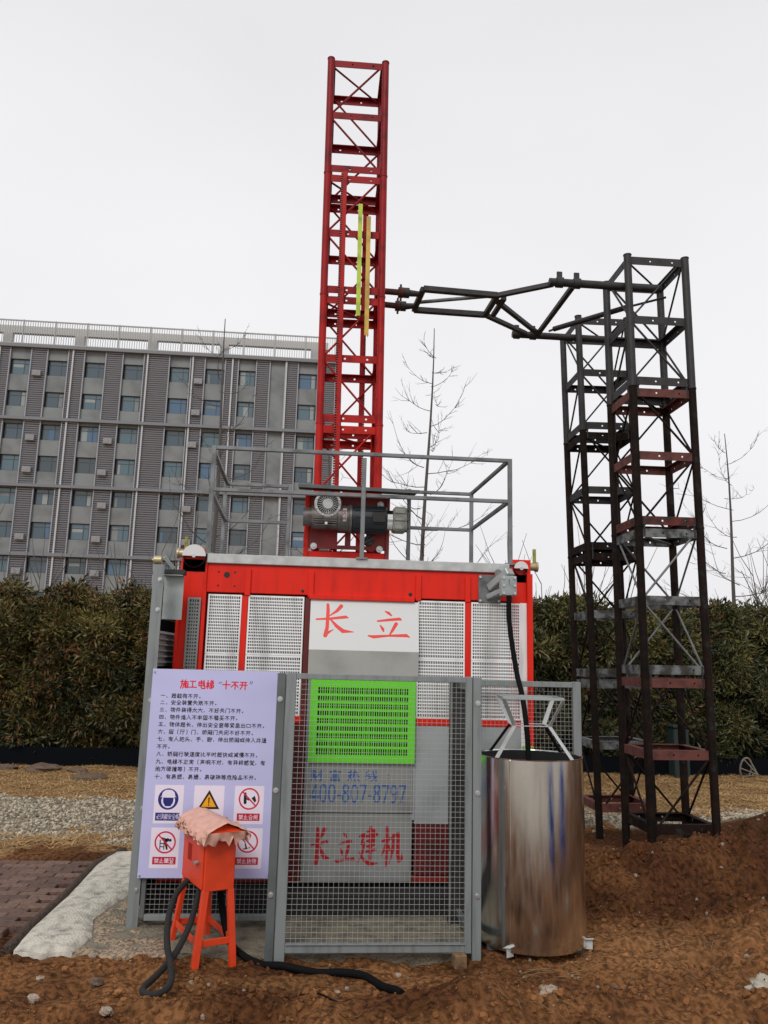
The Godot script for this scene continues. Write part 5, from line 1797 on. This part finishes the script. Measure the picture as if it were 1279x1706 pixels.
		c.rect(x, y, x + 140, y + 43, Color(0.72, 0.12, 0.19))
		c.text(["禁止合闸", "禁止攀登", "禁止抛物"][k], Vector2(x + 12, y + 7), Vector2(25, 28), 30.0, 1.5, pale, GLYPH)
	var z := -6.47
	var sh := MB.new()
	sh.bx(V(-1.252, 0.372, z - 0.02), V(-0.268, 1.90, z), 0.002)
	part("board_sheet", sh, M.sign_white, o)
	# the printed sheet is a little buckled
	var pm := StandardMaterial3D.new()
	pm.resource_name = "printed_face"
	pm.albedo_texture = c.texture()
	pm.roughness = 0.32
	var pf := MB.new()
	var rip := FastNoiseLite.new()
	rip.seed = 8
	rip.frequency = 1.5
	for j in 18:
		for i in 12:
			var q := []
			for k in 4:
				var u: float = (i + [0, 1, 1, 0][k]) / 12.0
				var v: float = (j + [0, 0, 1, 1][k]) / 18.0
				q.append([V(lerpf(-1.251, -0.269, u), lerpf(1.899, 0.373, v), z + 0.0075 + 0.006 * rip.get_noise_2d(u, v * 1.5)), Vector2(u, v)])
			for s in [[0, 1, 2], [0, 2, 3]]:
				pf.tri3(q[s[0]][0], q[s[1]][0], q[s[2]][0], Vector3.BACK, Vector3.BACK, Vector3.BACK, q[s[0]][1], q[s[1]][1], q[s[2]][1])
	for i in pf.v.size():
		var u := (pf.v[i].x + 1.251) / 0.982
		var v := (1.899 - pf.v[i].y) / 1.526
		var e := 0.01
		pf.n[i] = V(-(rip.get_noise_2d(u + e, v * 1.5) - rip.get_noise_2d(u - e, v * 1.5)) * 0.006 / (2.0 * e * 0.982), (rip.get_noise_2d(u, (v + e) * 1.5) - rip.get_noise_2d(u, (v - e) * 1.5)) * 0.006 / (2.0 * e * 1.526), 1.0).normalized()
	part("printed_face", pf, pm, o)
	for q in [[-1.236, 0.39], [-0.284, 0.39], [-1.236, 1.88], [-0.284, 1.88]]:
		bolt("screw", V(q[0], q[1], z + 0.009), o, 0.005)

# ---------------------------------------------------------------- cable drum
func drum() -> void:
	var at := V(1.66, 0, -6.2)
	var o := thing("cable_drum", at, "tall shiny tinplate cable drum with a flat-bar funnel on top", "drum")
	var b := MB.new()
	b.lathe([Vector2(0.392, 0.045), Vector2(0.392, 1.325), Vector2(0.395, 1.332), Vector2(0.389, 1.332), Vector2(0.386, 1.325), Vector2(0.386, 0.055), Vector2(0.0, 0.055)], Transform3D(Basis(), at), 72)
	part("shell", b, M.tinplate, o)
	var inn := MB.new()
	inn.lathe([Vector2(0.383, 0.1), Vector2(0.383, 1.318)], Transform3D(Basis(), at), 48)
	part("lining", inn, M.interior, o)
	var seam := MB.new()
	seam.bx(at + V(-0.235, 0.08, 0.309), at + V(-0.222, 1.325, 0.3185), 0.003)
	part("seam", seam, M.tinplate, o)
	# base frame: two channels and bent tabs
	for k in 2:
		quick("base_channel", at + V(-0.36, -0.05, [-0.2, 0.10][k]), at + V(0.345, 0.06, [-0.14, 0.16][k]), M.fence_dark, o, 0.004)
	for q in [[-0.235, 0.315, 0.5], [0.372, 0.16, -0.3], [-0.38, -0.1, 0.2]]:
		var t := MB.new()
		t.box(Transform3D(Basis.from_euler(V(-0.25, q[2], 0.1)), at + V(q[0], 0.082, q[1])), V(0.075, 0.005, 0.06))
		t.box(Transform3D(Basis.from_euler(V(0, q[2], 0.0)), at + V(q[0], 0.045, q[1])), V(0.06, 0.06, 0.005))
		part("tab", t, M.panel_light, o)
	# funnel: two square rings and splayed strips
	var hi := 1.755
	var lo := 1.55
	var up := []
	var dn := []
	var ft := []
	for k in 4:
		var q := TAU * (k + 0.5) / 4.0 + 0.12
		up.append(at + V(cos(q) * 0.315, hi, sin(q) * 0.315))
		dn.append(at + V(cos(q) * 0.185, lo, sin(q) * 0.185))
		var q2 := q + 0.02
		ft.append(at + V(cos(q2) * 0.388, 1.327, sin(q2) * 0.388))
	for k in 4:
		var m := (k + 1) % 4
		var t := MB.new()
		t.bar(up[k], up[m], 0.012, 0.02, Vector3.UP, 0.001)
		part("upper_ring_bar", t, M.bracket_grey, o)
		var t2 := MB.new()
		t2.bar(dn[k], dn[m], 0.03, 0.005, Vector3.UP, 0.001)
		part("lower_ring_bar", t2, M.galvanised, o)
		var out: Vector3 = (up[k] - at) * V(1, 0, 1)
		var t3 := MB.new()
		t3.bar(dn[k], up[k], 0.04, 0.005, out, 0.001)
		part("funnel_strip", t3, M.galvanised, o)
		var t4 := MB.new()
		t4.bar(ft[k], dn[k], 0.036, 0.006, Vector3.UP, 0.001)
		part("funnel_leg", t4, M.galvanised if k < 2 else M.dark_steel, o)

# ---------------------------------------------------------------- orange switch box on its stand
func switch_box() -> void:
	var a := V(-0.68, 0.0, -5.79)
	var e1 := V(0.21, 0, -0.125).normalized()
	var e2 := V(-0.125, 0, -0.21).normalized()
	e2 = V(-0.36, 0, -0.74).normalized()
	e1 = V(0.74, 0, -0.36).normalized()
	var w := 0.215
	var l := 0.47
	var y0 := 0.45
	var y1 := 0.83
	var o := thing("switch_box", a + e1 * w / 2 + e2 * l / 2, "orange-red electrical switch box on splayed legs in front of the notice board", "switch box")
	var m: Material = M.orange_paint
	var bs := Basis(e1, Vector3.UP, e1.cross(Vector3.UP))
	var mid := a + e1 * w / 2 + e2 * l / 2
	var b := MB.new()
	b.box(Transform3D(bs, mid + V(0, (y0 + y1) / 2, 0)), V(w, y1 - y0, l), 0.006)
	part("case", b, m, o)
	# door on the long left face
	var d := MB.new()
	d.box(Transform3D(bs, mid - e1 * (w / 2 + 0.006) + V(0, (y0 + y1) / 2 - 0.01, 0)), V(0.012, y1 - y0 - 0.05, l - 0.04), 0.003)
	var door := part("door", d, m, o)
	var lk := MB.new()
	var lp := a - e1 * 0.014 + e2 * 0.11 + V(0, 0.62, 0)
	lk.tube(lp, lp - e1 * 0.02, 0.014, 0.014, 10)
	lk.box(Transform3D(bs, lp - e1 * 0.024), V(0.008, 0.012, 0.05))
	part("lock", lk, M.cast_silver, door)
	for k in 5:
		var s := MB.new()
		s.box(Transform3D(bs, a - e1 * 0.013 + e2 * (0.26 + k * 0.018) + V(0, 0.655, 0)), V(0.004, 0.11, 0.005))
		part("vent_slat", s, M.dark_red, door)
	# legs and braces
	var fw := 0.045
	var tops := [a + e1 * 0.02 + e2 * 0.02, a + e1 * (w - 0.02) + e2 * 0.02, a + e1 * (w - 0.02) + e2 * (l - 0.02), a + e1 * 0.02 + e2 * (l - 0.02)]
	var feet := []
	for i in 4:
		var spl: Vector3 = (e1 * (-0.055 if i in [0, 3] else 0.035)) + e2 * (-0.035 if i < 2 else 0.07)
		var f: Vector3 = tops[i] + spl
		feet.append(f)
		var s := MB.new()
		s.bar(f + V(0, gh(f.x, f.z) - 0.02, 0), tops[i] + V(0, y0 + 0.005, 0), fw if i < 2 else 0.035, 0.04, e2, 0.003)
		part("leg", s, m, o)
	for i in 4:
		var j := (i + 1) % 4
		var k := 0.3
		var s := MB.new()
		s.bar(feet[i].lerp(tops[i], k) + V(0, y0 * k, 0), feet[j].lerp(tops[j], k) + V(0, y0 * k, 0), 0.012, 0.042, Vector3.UP, 0.002)
		part("brace", s, m, o)
	# gable lid
	var lid := MB.new()
	var ov := 0.025
	var p0 := a - e1 * ov - e2 * 0.09 + V(0, y1 + 0.005, 0)
	var p1 := a + e1 * (w + ov) - e2 * 0.09 + V(0, y1 + 0.005, 0)
	var r0 := a + e1 * w * 0.5 - e2 * 0.02 + V(0, y1 + 0.06, 0)
	var q0 := a - e1 * ov + e2 * (l + 0.04) + V(0, y1 + 0.005, 0)
	var q1 := a + e1 * (w + ov) + e2 * (l + 0.04) + V(0, y1 + 0.005, 0)
	var r1 := a + e1 * w * 0.5 + e2 * (l + 0.04) + V(0, y1 + 0.06, 0)
	lid.tri(p0, p1, r0, -e2)
	lid.tri(q0, q1, r1, e2)
	lid.quad(p0, r0, r1, q0, -e1 + Vector3.UP)
	lid.quad(p1, r0, r1, q1, e1 + Vector3.UP)
	lid.quad(p0, p1, q1, q0, Vector3.DOWN)
	part("lid", lid, m, o)
	# crumpled packing paper over the lid
	var pn := FastNoiseLite.new()
	pn.seed = 12
	pn.frequency = 3.2
	pn.fractal_octaves = 3
	var cv := MB.new()
	var prof := [[-0.158, -0.06], [-0.156, -0.038], [-0.155, -0.015], [-0.145, 0.016], [-0.08, 0.045], [0.0, 0.072], [0.08, 0.045], [0.145, 0.016], [0.155, -0.01], [0.157, -0.035], [0.16, -0.06]]
	var fineprof := []
	for j in prof.size() - 1:
		for q in 3:
			fineprof.append([lerpf(prof[j][0], prof[j + 1][0], q / 3.0), lerpf(prof[j][1], prof[j + 1][1], q / 3.0)])
	fineprof.append(prof[-1])
	prof = fineprof
	var nt := 60
	var grid := []
	for i in nt:
		var t := lerpf(-0.10, l + 0.07, float(i) / (nt - 1))
		var row := []
		for j in prof.size():
			var q: Array = prof[j]
			var skirt := absf(j - 15.0) > 7.5
			var pos: Vector3 = a + e1 * (w * 0.5 + q[0] * 0.93) + e2 * t + V(0, y1 + q[1] + 0.006, 0)
			var nn := pn.get_noise_2d(t * 2.6, j * 0.05)
			var n2 := pn.get_noise_2d(t * 2.6 + 9.0, j * 0.05)
			pos += e1 * signf(q[0]) * absf(nn) * (0.05 if skirt else 0.004) + V(0, n2 * (0.05 if skirt else 0.012), 0) + e2 * nn * 0.02
			var crease := absf(pn.get_noise_2d(t * 7.0, j * 0.16 + 30.0))
			pos += (Vector3.UP + e1 * signf(q[0]) * (1.0 if skirt else 0.0)) * ((crease * 0.02 - 0.004) if skirt else crease * 0.006)
			if i == nt - 1 or i == 0:
				pos += V(0, -0.01, 0)
			row.append(pos)
		grid.append(row)
	for i in nt - 1:
		for j in prof.size() - 1:
			var u: Vector3 = (grid[i][j] + grid[i + 1][j + 1]) * 0.5 - (mid + V(0, y1 - 0.15, 0))
			cv.tri(grid[i][j], grid[i][j + 1], grid[i + 1][j + 1], u)
			cv.tri(grid[i][j], grid[i + 1][j + 1], grid[i + 1][j], u)
	# end skirt hanging under the gable
	var last := []
	for j in 13:
		var s := lerpf(-0.035, w + 0.035, j / 12.0)
		var top := a + e1 * s - e2 * 0.095 + V(0, y1 + 0.012, 0)
		var bot := a + e1 * s - e2 * (0.06 + 0.07 * absf(pn.get_noise_2d(j * 0.21, 40.0))) + V(0, y1 - 0.055 + 0.06 * pn.get_noise_2d(j * 0.33, 20.0), 0)
		var md := (top + bot) * 0.5 - e2 * 0.05 * pn.get_noise_2d(j * 0.3, 60.0)
		if last.size():
			cv.quad(last[0], top, md, last[1], -e2)
			cv.quad(last[1], md, bot, last[2], -e2)
		last = [top, md, bot]
	tag(part("packing_paper", rounded(cv), M.packing_paper, self), "crumpled pinkish packing paper draped over the orange switch box", "paper")

# ---------------------------------------------------------------- cables
func smooth(pts: Array, k := 8) -> PackedVector3Array:
	var c := Curve3D.new()
	for i in pts.size():
		var t: Vector3 = (pts[mini(i + 1, pts.size() - 1)] - pts[maxi(i - 1, 0)]) * 0.17
		c.add_point(pts[i], -t, t)
	var r := PackedVector3Array()
	for i in pts.size() - 1:
		for j in k:
			r.append(c.sample(i, float(j) / k))
	r.append(pts[-1])
	return r

func cables() -> void:
	var lp := MB.new()
	lp.sweep(smooth([V(-0.72, 0.47, -5.98), V(-0.735, 0.36, -5.88), V(-0.76, 0.24, -5.78), V(-0.82, 0.12, -5.64), V(-0.90, 0.05, -5.50), V(-0.95, 0.03, -5.36), V(-0.92, 0.03, -5.27), V(-0.84, 0.04, -5.24), V(-0.79, 0.06, -5.33), V(-0.81, 0.10, -5.47), V(-0.875, 0.18, -5.66), V(-0.90, 0.3, -5.82), V(-0.88, 0.40, -5.95), V(-0.82, 0.47, -6.03)]), 0.021, 10)
	tag(part("cable_loop", lp, M.dusty_rubber, self), "thick black cable looping from the orange switch box onto the soil", "cable")
	var pts := []
	for q in [[-0.60, -6.05, 0.42], [-0.56, -6.02, 0.22], [-0.50, -5.98, 0.09], [-0.40, -5.93, 0.03], [-0.27, -5.82, 0.02], [-0.13, -5.74, 0.02], [0.08, -5.69, 0.02], [0.26, -5.66, 0.025], [0.40, -5.58, 0.02], [0.50, -5.42, 0.025], [0.575, -5.27, 0.02], [0.60, -5.20, 0.0]]:
		pts.append(V(q[0], q[2] + gh(q[0], q[1]), q[1]))
	var h := MB.new()
	h.sweep(smooth(pts), 0.024, 10)
	tag(part("supply_cable", h, M.rubber, self), "thick black cable snaking along the soil in front of the gate", "cable")
	var d := MB.new()
	d.sweep(smooth([V(1.633, 2.72, -6.745), V(1.634, 2.5, -6.745), V(1.637, 2.3, -6.72), V(1.66, 1.95, -6.6), V(1.67, 1.75, -6.45), V(1.665, 1.5, -6.3), V(1.66, 1.2, -6.22), V(1.68, 0.6, -6.15)]), 0.021, 10)
	tag(part("trailing_cable", d, M.rubber, self), "black trailing cable hanging from the cage arm down into the drum", "cable")
	var s := MB.new()
	var sp := []
	for q in [[1.0, -5.32], [1.1, -5.33], [1.22, -5.34], [1.30, -5.36]]:
		sp.append(V(q[0] - 1.0, 0.008 + gh(q[0] - 1.0, q[1] + 0.17), q[1] + 0.17))
	s.sweep(smooth(sp), 0.006, 5)
	tag(part("dark_cord", s, M.rubber, self), "short thin dark cord lying on the soil below the gate", "cord")

# ---------------------------------------------------------------- stones and litter
func rock(seed_: int, n := 7) -> ArrayMesh:
	var f := FastNoiseLite.new()
	f.seed = seed_
	f.frequency = 0.9
	var b := MB.new()
	var rings := 5
	for i in rings:
		for j in n:
			var p0: Vector3 = rock_point(f, i, j, n)
			var p1: Vector3 = rock_point(f, i, j + 1, n)
			var p2: Vector3 = rock_point(f, i + 1, j + 1, n)
			var p3: Vector3 = rock_point(f, i + 1, j, n)
			b.tri(p0, p1, p2, p0 + p1 + p2)
			b.tri(p0, p2, p3, p0 + p2 + p3)
	return b.mesh()

func rock_point(f: FastNoiseLite, i: int, j: int, n: int) -> Vector3:
	var el := PI * i / 5.0 - PI / 2
	var az := TAU * (j % n) / n
	var d := Vector3(cos(az) * cos(el), sin(el), sin(az) * cos(el))
	return d * (0.5 + 0.34 * f.get_noise_3d(d.x * 1.3, d.y * 1.3, d.z * 1.3)) * V(1, 0.68, 0.85)

func litter() -> void:
	for q in [[1.53, -5.27, 0.15, "stone_pale", "pale cream broken stone lying on the soil below the drum"], [1.46, -5.18, 0.075, "stone_pale", "small pale chip of stone beside the cream broken stone"],
			[-1.62, -5.55, 0.07, "stone_pale", "small flat white stone on the soil below the pale concrete strip"], [-1.40, -5.93, 0.07, "stone_pale", "white chip at the near end of the pale concrete strip"],
			[-1.52, -5.13, 0.10, "stone_pale", "white stone low in the left corner of the soil"], [-1.08, -4.98, 0.10, "stone_pale", "pale stone at the bottom edge near the cable loop"],
			[0.22, -5.33, 0.05, "stone_pale", "small pale pebble on the soil under the middle of the gate"], [0.62, -5.62, 0.06, "stone_pale", "light stone on the rise beside the black supply cable"],
			[1.98, -5.38, 0.06, "stone_brown", "single brown-grey stone on bare soil right of the drum"], [-1.27, -5.52, 0.11, "stone_brown", "dark lump of earth and stone left of the cable loop"]]:
		var o := part("stone", rock(hash(q[4]) % 1000, 9), M[q[3]], self)
		o.position = V(q[0], gh(q[0], q[1]) + q[2] * 0.18, q[1])
		o.scale = V(q[2], q[2] * 0.8, q[2]) * 0.8
		o.rotation.y = q[0] * 9.0
		tag(o, q[4], "stone", "stones on the soil")
	# rubble at the foot of the hedge
	for q in [[-5.25, -14.9, 0.5, "largest grey boulder at the hedge foot near the left edge"], [-4.55, -14.8, 0.75, "reddish grey boulder at the hedge foot, broadest of the row"], [-3.95, -14.6, 0.45, "grey boulder at the hedge foot between the broad boulder and the corner post"], [-3.55, -13.9, 0.8, "flat pale slab of rubble on the straw before the hedge"], [-5.7, -14.7, 0.4, "small grey stone at the hedge foot at the left edge"], [-2.7, -14.2, 0.45, "grey stone at the hedge foot beside the corner post"]]:
		var o := part("boulder", rock(hash(q[3]) % 1000, 9), M.stone_brown, self)
		o.position = V(q[0], gh(q[0], q[1]) + 0.02, q[1])
		o.scale = V(q[2], q[2] * 0.45, q[2] * 0.7) * 0.8
		tag(o, q[3], "boulder", "rubble along the hedge foot")
	# white sack at the right edge
	var sk := MB.new()
	var n := FastNoiseLite.new()
	n.seed = 3
	n.frequency = 1.4
	n.fractal_octaves = 3
	for i in 20:
		for j in 28:
			var p := []
			for k in [[0, 0], [0, 1], [1, 1], [1, 0]]:
				var el: float = PI * (i + k[0]) / 20.0 - PI / 2
				var az: float = TAU * ((j + k[1]) % 28) / 28.0
				var d := V(cos(az) * cos(el), sin(el), sin(az) * cos(el))
				p.append(V(2.96, 0.05 + gh(2.96, -5.3), -5.3) + d * V(0.13, 0.08, 0.1) * (1.0 + 0.75 * n.get_noise_3d(d.x * 1.6, d.y * 1.6, d.z * 1.6)))
			sk.quad(p[0], p[1], p[2], p[3], p[0] + p[2] - 2.0 * V(2.96, 0.05, -5.3))
	tag(part("sack", rounded(sk), M.plastic_white, self), "crumpled dirty white sack on the soil at the right edge", "sack")
	# pale hoop leaning at the hedge foot on the right
	var hp := thing("wire_reel", V(8.15, 0, -15.0), "small pale wire reel leaning at the hedge foot right of the towers", "reel")
	for k in 1:
		var r := MB.new()
		var ring := PackedVector3Array()
		for i in 25:
			var q := TAU * i / 24
			ring.append(V(8.15 + cos(q) * 0.11 + k * 0.1, 0.2 + sin(q) * 0.19, -15.0 + k * 0.15 + sin(q) * 0.05))
		r.sweep(ring, 0.018, 6)
		part("rim", r, M.stone_grey, hp)
	for i in 6:
		var q := TAU * i / 6
		var r := MB.new()
		r.tube(V(8.15 + cos(q) * 0.11, 0.2 + sin(q) * 0.19, -15.0 + sin(q) * 0.05), V(8.3, 0.1, -14.85), 0.012, 0.012, 6)
		part("spoke", r, M.stone_grey, hp)
	# two blue barrels that the drum mirrors
	for q in [[3.2, -3.2, "blue plastic barrel mirrored as the left of two blue streaks in the drum"], [4.6, -3.9, "blue plastic barrel mirrored as the right of two blue streaks in the drum"]]:
		var bt := Transform3D(Basis(), V(q[0], gh(q[0], q[1]), q[1]))
		var bo2 := thing("barrel", bt.origin, q[2], "barrel", "blue barrels at the right")
		var br := MB.new()
		br.lathe([Vector2(0.0, 0.0), Vector2(0.27, 0.0), Vector2(0.29, 0.03), Vector2(0.29, 0.3), Vector2(0.3, 0.31), Vector2(0.29, 0.33), Vector2(0.29, 0.62), Vector2(0.3, 0.63), Vector2(0.29, 0.65), Vector2(0.285, 0.88), Vector2(0.24, 0.93), Vector2(0.23, 0.95)], bt, 28)
		part("body", br, M.barrel_blue, bo2)
		var bd := MB.new()
		bd.lathe([Vector2(0.23, 0.93), Vector2(0.0, 0.93)], bt, 28)
		bd.tube(bt * V(0.12, 0.93, 0), bt * V(0.12, 0.96, 0), 0.035, 0.035, 12)
		part("lid", bd, M.barrel_blue, bo2)
	var bn := MB.new()
	bn.bx(V(6.80, 0, -15.35), V(7.1, 0.9, -15.05), 0.02)
	var bo := thing("bin", V(6.97, 0, -15.15), "dark teal bin before the hedge, seen between the tower's legs", "bin")
	part("body", bn, M.teal, bo)
	var bl := MB.new()
	bl.bx(V(6.78, 0.905, -15.38), V(7.12, 0.95, -15.02), 0.015)
	part("lid", bl, M.teal, bo)

func scatter() -> void:
	# loose clods of soil
	var clods := [rock(101, 6), rock(102, 6), rock(103, 5)]
	for g in 3:
		var where := []
		var tints := []
		for i in 9000:
			var x := rng.randf_range(-3.6, 6.4)
			var z := -4.5 - pow(rng.randf(), 1.25) * 5.0
			if cover(x, z) != 0 or (x < -1.35 and z < -5.95) or (x > -1.6 and x < 1.3 and z < -5.9):
				continue
			if rng.randf() < smoothstep(-0.05, 0.25, wobble.get_noise_2d(x * 0.9 + 7.0, z * 1.3)) * 0.85:
				continue
			var s := 0.008 + 0.04 * pow(rng.randf(), 5.0)
			if x > 2.3 or z > -5.4:
				s *= 1.25
			where.append(Transform3D(spin().scaled(Vector3.ONE * s), V(x, gh(x, z) + s * 0.12, z)))
			var k := rng.randf_range(0.7, 1.25)
			var c := cover_color(x, z) * k
			if rng.randf() < 0.04:
				c = Color(0.25, 0.2, 0.16)
			tints.append(c)
		var o := scattered("soil_clods", clods[g], M.clod, where, tints, self)
		tag(o, "loose crumbs and clods lying over the red-brown soil", "soil")
	# pebbles of the gravel strip
	var where := []
	var tints := []
	for i in 34000:
		var x := rng.randf_range(-7.5, 8.5)
		var z := rng.randf_range(-12.9, -8.9)
		if cover(x, z) != 1:
			continue
		var s := rng.randf_range(0.018, 0.05)
		where.append(Transform3D(spin().scaled(Vector3.ONE * s), V(x, gh(x, z) + s * 0.15, z)))
		var k := rng.randf_range(0.15, 0.56)
		tints.append(Color(k, k * 0.88, k * 0.69))
	tag(scattered("gravel", clods[0], M.clod, where, tints, self), "pale grey gravel strip running across behind the hoist", "gravel")
	# dry straw on the far soil, a few stalks in front
	var st := MB.new()
	st.tint = Color.WHITE
	for i in 5:
		var q := TAU * i / 5.0 + 0.4
		var d := V(cos(q), 0.35, sin(q)).normalized()
		st.tri(V(0, 0, 0) + d.cross(Vector3.UP) * 0.006, d * 0.16 + V(0, -0.015, 0), -d.cross(Vector3.UP) * 0.006, Vector3.UP)
	where = []
	tints = []
	for i in 15000:
		var x := rng.randf_range(-9, 11)
		var z := rng.randf_range(-15.4, -9.0)
		if cover(x, z) != 2:
			continue
		where.append(Transform3D(Basis(Vector3.UP, rng.randf() * TAU).scaled(Vector3.ONE * rng.randf_range(0.5, 1.3)), V(x, gh(x, z), z)))
		var k := rng.randf_range(0.6, 1.3)
		tints.append(Color(0.46, 0.30, 0.14) * k)
	tag(scattered("dry_grass", st.mesh(), M.clod, where, tints, self), "flattened straw-coloured dry grass before the hedge", "grass")
	for q in [[1.75, -5.66, 0.0, 9, 0.3], [2.55, -5.3, 0.9, 1, 0.3], [0.35, -5.7, 0.3, 2, 0.3], [1.3, -5.0, 1.2, 6, 0.2], [4.1, -7.0, 1.9, 1, 0.22], [2.6, -5.9, 2.0, 3, 0.3]]:
		var b := MB.new()
		for i in q[3]:
			var x: float = q[0] + rng.randf_range(-0.28, 0.28) * (0.0 if q[3] == 1 else 1.0)
			var z: float = q[1] + rng.randf_range(-0.07, 0.07)
			var an: float = q[2] + rng.randf_range(-0.5, 0.5)
			var d: Vector3 = V(cos(an), 0, sin(an)) * float(q[4]) * rng.randf_range(0.5, 1.1) * 0.5
			b.sweep(PackedVector3Array([V(x, gh(x, z) + 0.012, z) - d, V(x, gh(x, z) + 0.03, z), V(x, gh(x, z) + 0.012, z) + d]), 0.0025, 4, 0.6)
		tag(part("straw_stalks", b, M.straw, self, "stuff"), "dry straw stalks strewn on the soil", "straw")
